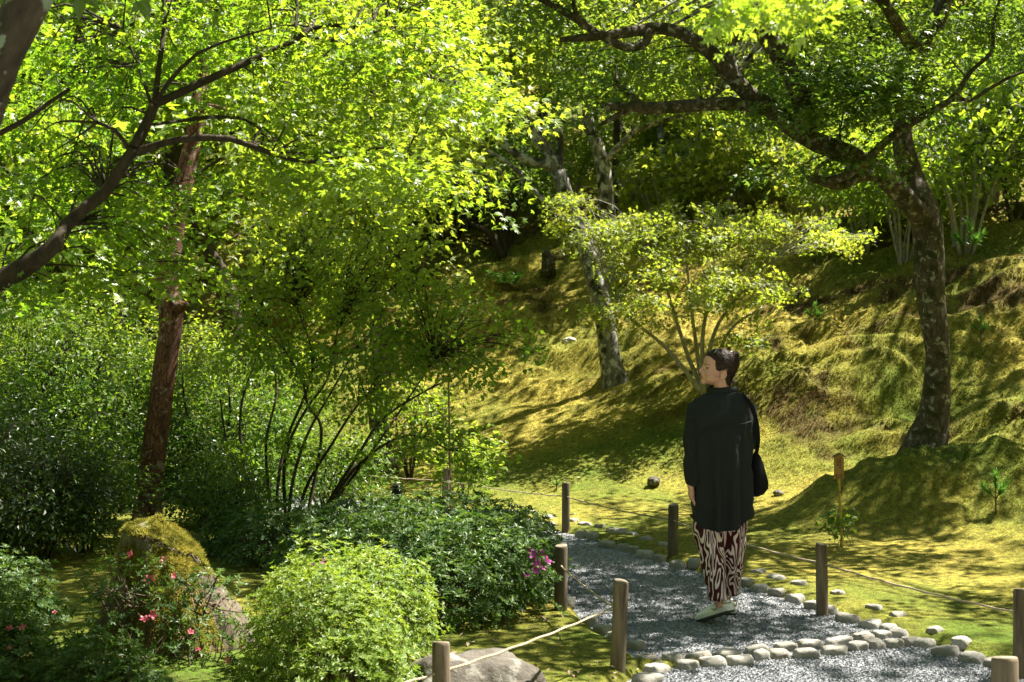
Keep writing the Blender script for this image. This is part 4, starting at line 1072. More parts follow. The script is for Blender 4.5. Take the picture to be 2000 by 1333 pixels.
def flower(p, size, mat, parent):
    if mat.name not in FLOW: FLOW[mat.name] = flower_mesh(mat)
    o = bpy.data.objects.new('flower', FLOW[mat.name]); COL.objects.link(o); o.parent = parent
    o.location = Vector(p) - Vector(parent_origin(parent)); o.scale = (size * .44,) * 3
    o.rotation_euler = (random.uniform(.5, 1.4), random.uniform(-.5, .5), random.uniform(-.9, .9))
    return o

azalea('azalea_bush', 'sunlit yellow green azalea bush at the bottom, right of the mossy stump', [(-.88, 6.75, .20, .38, .42, .42), (-.95, 7.25, .26, .34, .40, .40), (-.70, 7.4, .28, .30, .38, .35), (-.74, 6.5, .10, .30, .34, .34), (-1.06, 6.65, .02, .22, .3, .28)],
       6200, .024, .5, [(632, 1100, 16), (652, 1098, 13), (612, 1108, 13), (585, 1275, 10)], M['magenta'], M['azalea_light'])
azalea('azalea_bush', 'wide dark green azalea mound with magenta flowers at its path side', [(-.25, 9.0, .22, .48, .48, .40), (-.75, 9.3, .26, .50, .5, .40), (.02, 9.8, .20, .33, .6, .38), (-.55, 10.3, .25, .55, .6, .42), (-.42, 8.55, .12, .42, .36, .34), (-1.2, 9.9, .2, .45, .5, .36), (-.1, 10.7, .2, .38, .45, .34)],
       7600, .036, .35, [(1042, 1088, 26), (1056, 1090, 28), (1066, 1100, 26), (1048, 1106, 24), (1034, 1080, 16), (1046, 1118, 22), (1058, 1112, 20), (1028, 1128, 14), (745, 1102, 14)], M['magenta'])
azalea('azalea_bush', 'dim azalea mound behind the others, at the foot of the stems', [(-1.7, 10.9, .16, .5, .45, .34), (-1.15, 11.2, .2, .5, .45, .34), (-2.1, 11.3, .1, .4, .4, .3)], 2600, .036, .25)
azalea('azalea_bush', 'shaded azalea bush with pink flowers at the bottom left corner', [(-3.0, 8.2, .1, .4, .4, .4), (-2.75, 7.2, .15, .36, .4, .36), (-2.6, 7.0, .02, .32, .38, .30), (-2.45, 6.7, -.1, .26, .3, .26)], 3200, .030, .35,
       [(46, 1230, 18), (20, 1232, 18), (86, 1122, 12), (20, 1270, 12), (108, 1200, 12)], M['petal'])
azalea('azalea_bush', 'small glossy azalea at the bottom edge left of the stump foot', [(-2.05, 6.9, .02, .30, .28, .28), (-1.8, 6.7, -.06, .26, .26, .24)], 1300, .030, .4)

# ---------------------------------------------------------------- mossy stump
sc_ = np.array([-1.86, 7.85, -.02]); sroot = tag(empty('tree_stump', sc_), 'large mossy stump overgrown with a flowering azalea in front of the pine', 'tree stump')
zs = np.array([-.05, .0, .06, .14, .24, .36, .48, .58, .66, .70]); rs = np.array([.54, .50, .44, .385, .345, .305, .268, .242, .22, .195])
na = 96; A_ = np.linspace(0, 2 * np.pi, na, endpoint=False)
SV = []
for z, r in zip(zs, rs):
    f = 1 + (.20 * np.cos(A_ * 5 + .6) + .10 * np.cos(A_ * 8 + 2)) * (.35 + .65 * (1 - z / .7)) * .8 + .10 * pn(np.cos(A_) * 3 + z * 2, np.sin(A_) * 3, 41) + .07 * pn(np.cos(A_) * 9, np.sin(A_) * 9 + z * 3, 42)
    f = f * (1 + .16 * (np.cos(A_) > .2) * np.cos(A_) * (1 - z / .7))
    SV.append(np.stack([r * f * np.cos(A_) - .06 * (z / .7), r * f * np.sin(A_), np.full(na, z) + .02 * pn(A_ * 3, A_ * 0 + z, 43) * (z > .5)], 1))
SV.append(np.stack([.10 * np.cos(A_) - .06, .10 * np.sin(A_), np.full(na, .725)], 1)); SV.append(np.stack([.01 * np.cos(A_) - .06, .01 * np.sin(A_), np.full(na, .72)], 1))
SVs = np.array(SV); SVs[5:, :, 2] -= (.16 * np.clip((np.hypot(SVs[5:, :, 0], SVs[5:, :, 1]) * np.cos(A_)[None] + .06) / .22, 0, 1) ** 1.3 - .035 * np.clip(-np.cos(A_)[None], 0, 1) + .03 * pn(np.cos(A_) * 4, np.sin(A_) * 4, 49)[None]) * np.clip((SVs[5:, :, 2] - .3) / .4, 0, 1); i = np.arange(len(SV) - 1)[:, None] * na; j = np.arange(na)[None]; k = (j + 1) % na
add('wood', SVs.reshape(-1, 3) + sc_, np.stack([i + j, i + k, i + na + k, i + na + j], -1).reshape(-1, 4), bark_mat('stump_wood', (.18, .15, .115), (.035, .028, .02), (.14, .15, .06), 14, .05, (1, 1, .22), bump_d=.03), sroot, True)
def on_stump(n):
    a, z = rng.uniform(0, 2 * np.pi, n), rng.uniform(0, 1, n) ** .8 * .74
    ia = (a / (2 * np.pi) * na).astype(int) % na
    full = np.array([q[:, 2].mean() for q in SVs])
    rr = np.array([np.interp(zz, full[:10], np.hypot(SVs[:10, q, 0] + .06 * full[:10] / .7, SVs[:10, q, 1])) for zz, q in zip(np.minimum(z, .695), ia)])
    top = z > .66; rr[top] *= 1.12 * np.sqrt(rng.uniform(0, 1, top.sum()))
    zt = np.where(top, .685 + .07 * (1 - rr / .25) + .035 * pn(rr * np.cos(a) * 14, rr * np.sin(a) * 14, 48), z)
    zt = zt - np.where(z > .3, (.16 * np.clip(rr * np.cos(a) / .22 + .0, 0, 1) ** 1.3 - .035 * np.clip(-np.cos(a), 0, 1)) * np.clip((zt - .3) / .4, 0, 1), 0)
    p = np.stack([rr * np.cos(a) - .06 * (np.minimum(zt, .7) / .7), rr * np.sin(a), zt], 1) + sc_
    n_ = np.where(top[:, None], UP, np.stack([np.cos(a), np.sin(a), np.full(n, .35)], 1))
    bare = ((np.cos(a + .05) > .86) & (z < .60)) | ((np.cos(a - 3.4) > .85) & (z < .5))
    pr = np.where(top | (z > .50 + .12 * pn(a * 2.5, a * 0, 47)) & ~bare, 1.0, np.where(bare, .10, .85)) * ((pn(a * 3, z * 6, 44) > -.25) | (z > .52))
    m = rng.uniform(size=n) < pr
    return p[m], nrm(n_[m] + rng.normal(0, .4, (m.sum(), 3)))
mp, mn = on_stump(23000)
tz = np.clip(.48 + .5 * pn(mp[:, 0] * 7, mp[:, 2] * 7, 45) + rng.normal(0, .15, len(mp)), 0, 1)
tag(tufts('moss', mp, mn, rng.uniform(.012, .028, len(mp)), tz, np.clip(rng.normal(.05, .15, len(mp)), 0, 1), sroot), kind='stuff')
azalea('azalea_bush', 'straggly azalea with pink flowers growing up the front of the mossy stump', [(-1.95, 7.38, .22, .34, .18, .30), (-2.0, 7.42, .48, .26, .14, .14), (-1.6, 7.34, .12, .34, .16, .24), (-1.62, 7.45, .44, .2, .12, .10)], 430, .026, .4,
       [(258, 1088, 24), (294, 1137, 26), (283, 1214, 22), (298, 1204, 24), (322, 1098, 18), (373, 1238, 16), (389, 1272, 16), (474, 1265, 16), (446, 1294, 22), (340, 1128, 14)], M['petal'])

def boulder(label, p, r, seed, mat, name='boulder', squash=.62, sub=4):
    import bmesh
    bm = bmesh.new(); bmesh.ops.create_icosphere(bm, subdivisions=sub, radius=1)
    for v in bm.verts:
        c = np.array(v.co); c = np.sign(c) * np.abs(c) ** .8
        c *= 1 + .30 * float(pn(c[0] * 1.2 + seed, c[1] * 1.2 + c[2], seed)) + .12 * float(pn(c[0] * 3 + c[2] * 2, c[1] * 3, seed + 3)) + .04 * float(pn(c[0] * 9, c[1] * 9 + c[2] * 7, seed + 5))
        c[2] *= squash; v.co = c * np.asarray(r)
    me = bpy.data.meshes.new(name); bm.to_mesh(me); bm.free(); me.materials.append(mat)
    me.polygons.foreach_set('use_smooth', [True] * len(me.polygons))
    o = bpy.data.objects.new(name, me); COL.objects.link(o); o.location = tuple(p)
    return tag(o, label, 'rock')
boulder('smooth brown boulder lying between the sunlit azalea and the left rope', (-.20, 6.85, .0), (.36, .26, .38), 3, M['rock'])
boulder('pale grey rock tucked under the sunlit azalea beside the short post', (-.46, 6.1, .02), (.13, .14, .22), 5, M['stone'])
boulder('flat grey rock at the bottom edge below the mossy stump', (-1.44, 6.75, -.02), (.16, .14, .14), 6, M['rock'])
p = T(1340, 955); boulder('dark split rock on the moss left of the walker', T(1276, 950) + UP * .05, (.07, .06, .09), 8, M['rock'])
boulder('small grey stone half buried in moss right of the walker', T(1520, 968) + UP * .02, (.05, .045, .055), 9, M['rock'])
boulder('white stone low on the moss beyond the mossy trunk', T(1112, 668) + UP * .01, (.10, .08, .09), 4, M['stone'])

# ---------------------------------------------------------------- rope fences
def post_mesh(h, r, mat, seed):
    mb = []
    prof = [(-.25, 1.06), (0, 1.05), (h * .35, 1.02), (h * .7, 1.0), (h - .018, .99), (h - .004, .93), (h, .82)]
    a = np.linspace(0, 2 * np.pi, 20, endpoint=False)
    V = np.vstack([np.stack([r * s * np.cos(a) * (1 + .05 * pn(np.cos(a) * 2, np.sin(a) * 2 + seed, 51)), r * s * np.sin(a), np.full(20, z) + (.006 * np.cos(a + seed) if z > h - .05 else 0)], 1) for z, s in prof] + [[[0, 0, h + .001]]])
    n = len(prof); i = np.arange(n - 1)[:, None] * 20; j = np.arange(20)[None]; k = (j + 1) % 20
    Q = np.stack([i + j, i + k, i + 20 + k, i + 20 + j], -1).reshape(-1, 4)
    t = np.stack([np.full(20, n * 20), (n - 1) * 20 + np.arange(20), (n - 1) * 20 + (np.arange(20) + 1) % 20], 1)
    me = mesh_data('post', V, [Q, t], [mat, M['wood_end']], True)
    mi = np.zeros(len(me.polygons), np.int32); mi[-40:] = 1
    me.polygons.foreach_set('material_index', mi)
    me.set_sharp_from_angle(angle=math.radians(50))
    return me
def fence(label, posts, ropes, group='rope fences beside the path'):
    root = tag(empty('rope_fence', posts[0][0]), label, 'rope fence', group)
    holes = []
    for i, (p, h, r, mat, lean) in enumerate(posts):
        o = bpy.data.objects.new('post', post_mesh(h, r, M[mat], i * 3.1)); COL.objects.link(o); o.parent = root
        o.location = Vector(p) - root.location; o.rotation_euler = (lean[0], lean[1], i * 1.3)
        holes.append(np.asarray(p, float) + np.array([lean[1] * h * .72, -lean[0] * h * .72, h * .72]))
    for a, b in zip(holes[:-1], holes[1:]) if ropes is True else ropes(holes):
        L = np.linalg.norm(b - a); t = np.linspace(0, 1, 40)[:, None]
        pts = a + (b - a) * t - UP * (0.008 * L * 4 * t * (1 - t)) + np.concatenate([0 * t, 0 * t, .002 * np.sin(t * 40)], 1)
        # three laid strands
        mb = MB(); tt = np.linspace(0, 1, max(30, int(L / .022)))[:, None]
        c = np.stack([np.interp(tt[:, 0], t[:, 0], pts[:, q]) for q in range(3)], 1)
        d = nrm((b - a)[None])[0]; sx = nrm(np.cross(d, UP)[None])[0]; sz = np.cross(sx, d)
        for q in range(3):
            w = tt[:, 0] * L / .05 * 2 * np.pi / 1.5 + q * 2.094
            V, Fs = tube(c + .0032 * (np.cos(w)[:, None] * sx + np.sin(w)[:, None] * sz), .0037, 5, cap=False); mb.put(V, Fs)
        mb.build('rope', M['rope'], root, True)
    return root
def gp(u, vtop, h, z=0.0):
    """foot of a post from its top pixel and height"""
    d = F * (CH - h - z) / (vtop - VH)
    return np.array([(u - 1000) / F * d, d, z])
R_posts = [(gp(1995, 1150, .46), .46, .041, 'wood', (0, 0)), (gp(1606, 1062, .46), .46, .037, 'wood', (0, .01)), (gp(1314, 985, .46), .46, .042, 'wood_dark', (0, -.02)), (gp(1105, 943, .47), .47, .037, 'wood_dark', (0, 0)),
           (gp(869, 915, .47), .47, .037, 'wood', (0, .03)), (gp(690, 903, .47), .47, .036, 'wood_dark', (0, 0)), (gp(440, 880, .47), .47, .036, 'wood_dark', (0, 0))]
fence('rope fence of short round posts along the moss side of the path', [(np.array([3.05, 5.9, 0]), .46, .04, 'wood', (0, 0))] + R_posts, True)
L_posts = [(np.array([-.95, 5.2, -.02]), .46, .037, 'wood', (0, 0)), (gp(862, 1253, .46), .46, .038, 'wood', (0, -.01)), (gp(1206, 1137, .49), .50, .039, 'wood', (0, -.045)), (gp(1095, 1065, .46), .46, .041, 'wood_dark', (0, -.01)), (gp(960, 1000, .46), .46, .036, 'wood_dark', (0, 0)), (gp(775, 953, .47), .47, .042, 'wood_dark', (0, 0))]
lf = fence('rope fence of short round posts around the azaleas on the left of the path', L_posts, True)
far = [o for o in lf.children if o.name.startswith('post')][-1]
capv = []
a = np.linspace(0, 2 * np.pi, 20, endpoint=False)
prof = [(.40, .047), (.475, .047), (.49, .043), (.495, .02), (.495, .001)]
V = np.vstack([np.stack([r * np.cos(a), r * np.sin(a), np.full(20, z)], 1) for z, r in prof]); i = np.arange(4)[:, None] * 20; j = np.arange(20)[None]; k = (j + 1) % 20
co = bpy.data.objects.new('cap', mesh_data('cap', V, np.stack([i + j, i + k, i + 20 + k, i + 20 + j], -1).reshape(-1, 4), M['cap'], True)); COL.objects.link(co); co.parent = far
pl = bpy.data.objects.new('wooden_post', post_mesh(.47, .052, M['wood'], 7.7)); COL.objects.link(pl); pl.location = tuple(gp(1962, 1283, .47))
tag(pl, 'thick short post standing alone in the near gravel at the bottom right corner', 'post')

# ---------------------------------------------------------------- sign and poles
sb = T(1646, 1070); st = tag(empty('plant_sign', sb), 'small roofed wooden plant sign on a bamboo stick before the moss mound', 'sign')
Dn = sb[1]; top = P(1638.5, 918, Dn)
def bar(p, q, r, mat, name, parent, sides=10, nodes=()):
    S = np.linspace(p, q, 40); rr = np.full(40, r)
    for f in nodes: rr[int(f * 39)] *= 1.22
    V, Fs = tube(S, rr, sides); return add(name, V, Fs, mat, parent, True)
bar(sb - UP * .1, top + np.array([0, .021, -.01]), .0105, M['bamboo'], 'pole', st, nodes=(.1, .33, .62, .88))
bar(sb + UP * .1 + (top - sb) * .55, sb + UP * .1 + (top - sb) * .56, .0125, M['ink'], 'binding', st)
def box(c, s, rot=None):
    V = np.array([(x, y, z) for x in (-.5, .5) for y in (-.5, .5) for z in (-.5, .5)]) * s
    if rot is not None: V = V @ np.array(Matrix.Rotation(rot, 3, 'Y')).T
    return V + c, np.array([(0, 1, 3, 2), (4, 6, 7, 5), (0, 4, 5, 1), (2, 3, 7, 6), (0, 2, 6, 4), (1, 5, 7, 3)])
bw, bh = 19 / F * Dn, 44 / F * Dn; bc = P(1638.5, 914, Dn)
hx = bw / 2; V = []
for y_ in (-.009, .009): V += [(-hx, y_, -bh / 2), (hx, y_, -bh / 2), (hx * .96, y_, bh / 2 - .01), (0, y_, bh / 2 + .022), (-hx * .96, y_, bh / 2 - .01)]
V = np.array(V); Q5 = np.array([(0, 1, 2, 3, 4), (9, 8, 7, 6, 5)]); Q4 = np.array([(0, 5, 6, 1), (1, 6, 7, 2), (2, 7, 8, 3), (3, 8, 9, 4), (4, 9, 5, 0)])
add('board', V + bc, [Q5, Q4], M['board'], st)
for s in (-1, 1):
    V, Fs = box(bc + np.array([s * bw * .29, -.006, bh / 2 + .014]), (bw * .72, .050, .009), s * .52); add('roof_board', V, Fs, M['wood'], st)
V, Fs = box(bc + np.array([0, -.0105, -bh * .30]), (bw * .8, .002, .0022)); add('line', V, Fs, M['ink'], st)
# the brushed characters: two columns and two short rows, too small in the photograph to be read
mb = MB(); g = np.random.default_rng(5)
def glyph(cx, cz, s):
    for q in range(3):
        V, Fs = box(bc + np.array([cx + g.uniform(-.1, .1) * s, -.0102 - .0002 * q, cz + (q - 1) * .32 * s]), (s * g.uniform(.5, .95), .0012, s * .13)); mb.put(V, Fs)
    for q in range(2):
        V, Fs = box(bc + np.array([cx + (q - .5) * .5 * s, -.0108 - .0002 * q, cz]), (s * .14, .0012, s * g.uniform(.5, .95))); mb.put(V, Fs)
for q in range(4): glyph(bw * .10, bh * (.36 - .115 * q), .0155)
for q in range(3): glyph(-bw * .16, bh * (.36 - .115 * q), .0150)
for q in range(4): glyph(bw * (-.30 + .2 * q), -bh * .365, .011); glyph(bw * (-.30 + .2 * q), -bh * .45, .010)
tag(mb.build('lettering', M['ink'], st), kind='stuff')
# young plant round the sign
bush('small broad leaved plant growing round the foot of the bamboo sign', 1640, Dn + .12, .30, .17, 14, 8, .048, M['shrub'], stems=6, low=.3, tm=MAPLE5, r=.07)
# old bamboo pole lashed to the far post
fp = R_posts[4][0]; bpz = fp + np.array([.065, -.02, 0])
bp = tag(empty('bamboo_pole', bpz), 'tall dark bamboo pole with a white cap tied to a rope fence post', 'pole')
bar(bpz - UP * .1, P(876, 722, bpz[1]), .012, M['bamboo_dark'], 'pole', bp, nodes=(.2, .45, .7)); bar(P(876, 722, bpz[1]), P(876, 718, bpz[1]), .014, M['sole_light'], 'cap', bp)
for f in (.2, .36): bar(bpz + UP * f, bpz + UP * (f + .015), .0145, M['ink'], 'tie', bp)
p = T(861, 868, 14); o = bpy.data.objects.new('wooden_post', post_mesh(.55, .05, M['wood'], 2.2)); COL.objects.link(o); o.location = tuple(p)
tag(o, 'pale wooden post on the moss behind the bamboo pole', 'post')
p = T(1071, 540, 20); V, Fs = tube(np.array([p - UP * .1, p + UP * .12, p + UP * .30, p + UP * .33 + [.03, 0, 0]]), [.15, .125, .115, .10], 14, .12, 3); o = add('small_stump', V, Fs, M['bark'], None, True)
tag(o, 'small sawn stump on the sunny moss slope', 'tree stump')
# seedlings and a fern
def seedling(label, u, v, h, dmin=8, kind='needle'):
    b = T(u, v, dmin); r = tag(empty('pine_seedling', b), label, 'seedling', 'pine seedlings on the moss')
    mb = MB(); tips = [b + UP * h, b + np.array([.3 * h, .05, .72 * h]), b + np.array([-.33 * h, -.03, .66 * h]), b + np.array([.12 * h, -.1 * h, .6 * h])]
    P_, N_, F_ = [], [], []
    for t in tips:
        m = b + UP * h * .35; V, Fs = tube(np.array([m, (m + t) / 2 + UP * .02 * h, t]), [.006, .005, .004], 5); mb.put(V, Fs)
        for q in range(120):
            f = rng.uniform(.35, 1); a = rng.uniform(0, 6.28); P_.append(m + (t - m) * f); F_.append(nrm((t - m)[None])[0] * 1.1 + np.array([math.cos(a), math.sin(a), .2]) * .6); N_.append(rng.normal(size=3))
    V, Fs = tube(np.array([b - UP * .05, b + UP * h * .35]), [.008, .007], 5); mb.put(V, Fs); mb.build('stem', M['twig'], r, True)
    foliage('needles', BLADE, np.array(P_), np.array(N_), np.array(F_), np.full(len(P_), .21 * h), rng.uniform(0, 1, len(P_)), M['needle'], r)
seedling('bright pine seedling on the mound near the right edge', 1945, 1010, .36)
seedling('pine seedling on the brown slope right of the big trunk', 1916, 672, .34, 14)
seedling('tiny pine seedling on the slope above the walker', 1592, 648, .34, 14)
seedling('dark pine seedling in shade under the bare shrub stems', 1893, 520, .60, 16)
seedling('tiny pine seedling beyond the rope next to the tall post', 1087, 960, .14, 12)
seedling('feathery seedling near the foot of the mossy trunk', 746, 925, .32, 14)
b = T(990, 560, 18); fr = tag(empty('fern', b), 'green fern in the hollow below the evergreen', 'fern')
P_, N_, F_, S_ = [], [], [], []
for q in range(9):
    a = q * .7; dr = np.array([math.cos(a), math.sin(a), 0]); L = rng.uniform(.4, .65)
    for f in np.linspace(.15, 1, 14):
        c = b + dr * L * f + UP * (.45 * L * math.sin(f * 2.4))
        for s in (-1, 1): P_.append(c); F_.append(np.cross(dr, UP) * s + dr * .4); N_.append(UP + rng.normal(0, .2, 3)); S_.append(.16 * (1.1 - f))
foliage('fronds', OVAL, np.array(P_), np.array(N_), np.array(F_), np.array(S_), rng.uniform(0, 1, len(P_)), M['needle'], fr)
# ---------------------------------------------------------------- the walker
PD = 8.87
def W(u, v, dd=0.0): return P(u, v, PD) + np.array([0, dd, 0])
PX = PD / F
def ell(c, r, rot=None, n=16):
    a, b = np.linspace(0, 2 * np.pi, n, endpoint=False), np.linspace(-np.pi / 2, np.pi / 2, n // 2 + 1)[1:-1]
    V = np.stack([np.cos(b)[:, None] * np.cos(a), np.cos(b)[:, None] * np.sin(a), np.sin(b)[:, None] + 0 * a], -1).reshape(-1, 3)
    V = np.vstack([V, [[0, 0, -1], [0, 0, 1]]]) * np.asarray(r)
    if rot is not None: V = V @ np.asarray(rot).T
    m = n // 2 - 1; i = np.arange(m - 1)[:, None] * n; j = np.arange(n)[None]; k = (j + 1) % n
    Q = np.stack([i + j, i + k, i + n + k, i + n + j], -1).reshape(-1, 4)
    j = np.arange(n); k = (j + 1) % n
    T_ = np.vstack([np.stack([np.full(n, m * n), k, j], 1), np.stack([np.full(n, m * n + 1), (m - 1) * n + j, (m - 1) * n + k], 1)])
    return V + np.asarray(c), [Q, T_]
def limb(rows, sides=14, per=6):
    S = spline(np.array(rows, float), per=per)
    return tube(S[:, :3], S[:, 3], sides)
def loft(rings):
    """closed skin through rings of equal length"""
    n = len(rings[0]); V = np.vstack(rings + [rings[0].mean(0)[None], rings[-1].mean(0)[None]]); m = len(rings)
    i = np.arange(m - 1)[:, None] * n; j = np.arange(n)[None]; k = (j + 1) % n
    Q = np.stack([i + j, i + k, i + n + k, i + n + j], -1).reshape(-1, 4)
    j = np.arange(n); k = (j + 1) % n
    return V, [Q, np.vstack([np.stack([np.full(n, m * n), k, j], 1), np.stack([np.full(n, m * n + 1), (m - 1) * n + j, (m - 1) * n + k], 1)])]
def fuse(name, pieces, voxel, mats, parent, smooth=4, shape=None, fac=.5):
    mb = MB()
    for V, Fs in pieces: mb.put(V, Fs)
    o = mb.build(name, mats if isinstance(mats, list) else [mats], parent, True)
    r = o.modifiers.new('r', 'REMESH'); r.mode = 'VOXEL'; r.voxel_size = voxel; r.use_smooth_shade = True
    if smooth:
        s = o.modifiers.new('s', 'SMOOTH'); s.factor = fac; s.iterations = smooth
    bpy.context.view_layer.update()
    ev = o.evaluated_get(bpy.context.evaluated_depsgraph_get())
    me = bpy.data.meshes.new_from_object(ev)
    o.modifiers.clear(); old = o.data; o.data = me; bpy.data.meshes.remove(old)
    if not me.materials:
        for m in (mats if isinstance(mats, list) else [mats]): me.materials.append(m)
    n = len(me.vertices); co = np.empty(n * 3); me.vertices.foreach_get('co', co); co = co.reshape(-1, 3) + parent_origin(parent)
    if shape is not None:
        no = np.empty(n * 3); me.vertices.foreach_get('normal', no); co = shape(co, no.reshape(-1, 3))
        me.vertices.foreach_set('co', (co - parent_origin(parent)).ravel().astype(np.float32)); me.update()
    me.polygons.foreach_set('use_smooth', [True] * len(me.polygons))
    return o, co

foot = W(1408, 1205); foot[2] = 0
person = bpy.data.objects.new('person', None)       # replaced by the body mesh below
HO = W(1409, 733); ha = nrm(np.array([[-.985, -.17, 0]]))[0]; hs = np.cross(UP, ha)
def Hd_(a, s, z): return HO + ha * a + hs * s + UP * z
HR = np.stack([ha, hs, UP], 1)
def hell(a, s, z, ra, rs, rz, tilt=0.0):
    R = HR @ np.array(Matrix.Rotation(tilt, 3, 'Y')) if tilt else HR
    return ell(Hd_(a, s, z), (ra, rs, rz), R)
head = [hell(.012, 0, .062, .094, .074, .090), hell(.068, 0, .035, .052, .060, .082), hell(.060, 0, .085, .052, .062, .052), hell(.070, 0, -.020, .056, .050, .038), hell(.045, 0, -.022, .05, .056, .035),
        hell(.116, 0, -.040, .019, .022, .017), hell(.111, 0, -.006, .020, .030, .030), hell(.1275, 0, -.0060, .0075, .021, .0058), hell(.1265, 0, -.0165, .0085, .019, .0064),
        limb([[*Hd_(.113, 0, .056), .009], [*Hd_(.126, 0, .040), .0095], [*Hd_(.137, 0, .027), .0105], [*Hd_(.140, 0, .0215), .0092]], 10, 4),
        hell(.127, .011, .0165, .011, .0075, .0080), hell(.127, -.011, .0165, .011, .0075, .0080), hell(.104, .027, .064, .011, .022, .008), hell(.104, -.027, .064, .011, .022, .008),
        hell(.086, .036, .010, .030, .026, .030), hell(.086, -.036, .010, .030, .026, .030), hell(.075, .03, -.02, .04, .03, .03), hell(.075, -.03, -.02, .04, .03, .03), hell(.094, .031, .044, .0125, .0125, .0125), hell(.094, -.031, .044, .0125, .0125, .0125),
        hell(.095, .032, .0505, .0145, .0135, .0060), hell(.095, .032, .0375, .0140, .0130, .0050)]
for s in (-1, 1):
    q = np.linspace(0, 2 * np.pi, 18)
    ring = np.array([list(Hd_(.010 + .016 * math.cos(t) - .006 * math.sin(t), s * (.075 + .005 * math.cos(t + 2.6)), .003 + .027 * math.sin(t))) + [.0052] for t in q])
    head += [limb(ring, 8, 2), hell(.012, s * .070, .002, .015, .008, .025), hell(.016, s * .072, -.024, .009, .006, .009)]
body = head + [limb([[*Hd_(.004, 0, .03), .056], [*Hd_(.003, 0, -.03), .050], [*W(1411, 762, .01), .053], [*W(1412, 778, .01), .075]]),
               limb([[*W(1411, 772, .01), .06], [*W(1410, 830, .01), .09], [*W(1408, 930, .01), .09], [*W(1407, 1000, 0), .09]]),
               limb([[*W(1395, 788, .01), .04], [*W(1364, 800), .030], [*W(1355, 860, -.02), .024], [*W(1352, 900, -.035), .022], [*W(1347, 938, -.06), .0225], [*W(1347, 952, -.06), .021]]),
               limb([[*W(1425, 786, .01), .04], [*W(1460, 802), .030], [*W(1468, 860, .03), .026], [*W(1460, 878, .16), .024], [*W(1446, 872, .24), .023]]),
               limb([[*W(1390, 985, 0), .07], [*W(1388, 1060, -.02), .060], [*W(1392, 1110, -.07), .045], [*W(1397, 1150, -.13), .033], [*W(1400, 1178, -.15), .030]]),
               limb([[*W(1426, 985, 0), .07], [*W(1432, 1060, .03), .060], [*W(1430, 1110, .08), .045], [*W(1428, 1160, .16), .032], [*W(1428, 1180, .19), .030]])]
# left hand, relaxed: palm, four unequal bent fingers, thumb from the side of the palm
body += [ell(W(1348, 962, -.06), (.022, .033, .040)), ell(W(1347.5, 951, -.06), (.021, .026, .026)), ell(W(1349.5, 972, -.058), (.019, .035, .018))]
for i, (dy, ln) in enumerate([(-.030, .062), (-.0095, .072), (.0115, .075), (.032, .068)]):
    a0 = W(1350 + i * .5, 973, -.06) + [0, dy, 0]
    body.append(limb([[*a0, .0092], [*(a0 + np.array([.009, dy * .10, -.36 * ln])), .0088], [*(a0 + np.array([.019, dy * .16, -.66 * ln])), .0080], [*(a0 + np.array([.032, dy * .16, -.90 * ln])), .0068]], 8, 3))
t0 = W(1351, 956, -.034)
body.append(limb([[*t0, .0125], [*(t0 + np.array([.016, .016, -.026])), .0105], [*(t0 + np.array([.024, .018, -.050])), .0085], [*(t0 + np.array([.028, .012, -.066])), .0068]], 8, 3))
bo, bco = fuse('person', body, .0042, [M['skin'], M['lip']], None, 6, fac=.45)
person = bo
def recentre(o, loc):
    o.data.transform(Matrix.Translation(-Vector(loc))); o.location = Vector(loc)
recentre(person, foot)
tag(person, 'woman walking away in black shirt and zebra trousers, face turned left', 'person')
# lips, brows and eyes are areas of the same skin
me = person.data; cen = np.empty(len(me.polygons) * 3); me.polygons.foreach_get('center', cen); cen = cen.reshape(-1, 3) + foot - HO
ca, cs, cz = cen @ ha, cen @ hs, cen[:, 2]; mi = np.zeros(len(cen), np.int32)
mi[(ca > .117) & (abs(cs) < .021 - .5 * abs(cz + .0115)) & (cz > -.021) & (cz < -.0035)] = 1
me.polygons.foreach_set('material_index', mi)

for s in (-1, 1):
    pts = np.array([Hd_(.1135, s * .014, .062), Hd_(.1140, s * .028, .0675), Hd_(.1055, s * .042, .0675), Hd_(.090, s * .052, .0615)])
    V, Fs = tube(spline(pts, per=4), np.concatenate([np.linspace(.0010, .0022, 5), np.linspace(.0022, .0009, 8)]), 6); add('eyebrow', V, Fs, M['brow'], person, True)
    V, Fs = ell(Hd_(.0990, s * .0335, .0445), (.0110, .0130, .0072), HR); add('eye', V, Fs, M['eye'], person, True)
    pts = np.array([Hd_(.1090, s * .022, .0465), Hd_(.1070, s * .034, .0512), Hd_(.0935, s * .047, .0455)])
    V, Fs = tube(spline(pts, per=4), .0017, 5); add('eyelash', V, Fs, M['brow'], person, True)

# hair: a cap grown from the scalp, drawn back, with loose wisps
HN = np.empty(len(me.vertices) * 3); me.vertices.foreach_get('normal', HN); HN = HN.reshape(-1, 3)
q = bco - HO; qa, qs, qz = q @ ha, q @ hs, q[:, 2]
amax = np.interp(qz, [-.075, -.055, -.02, .012, .028, .034, .086, .108, .118, .2], [-.034, -.018, -.006, .002, .046, .056, .060, .080, .092, .3])
depth = amax - qa
isear = (abs(qs) > .064) & (qz < .026) & (qz > -.04) & (qa > -.012)
sel = (depth > -.002) & (qz > -.070) & (np.linalg.norm(q - np.array([0, 0, .04]), axis=1) < .22) & ~isear & (qz < .2)
fv = np.empty(len(me.loops), np.int32); me.loops.foreach_get('vertex_index', fv)
quads = fv.reshape(-1, 4) if len(fv) == 4 * len(me.polygons) else np.array([list(p.vertices) for p in me.polygons if len(p.vertices) == 4])
hf = quads[sel[quads].all(1)]; idx = np.unique(hf); mp_ = np.full(len(bco), -1); mp_[idx] = np.arange(len(idx))
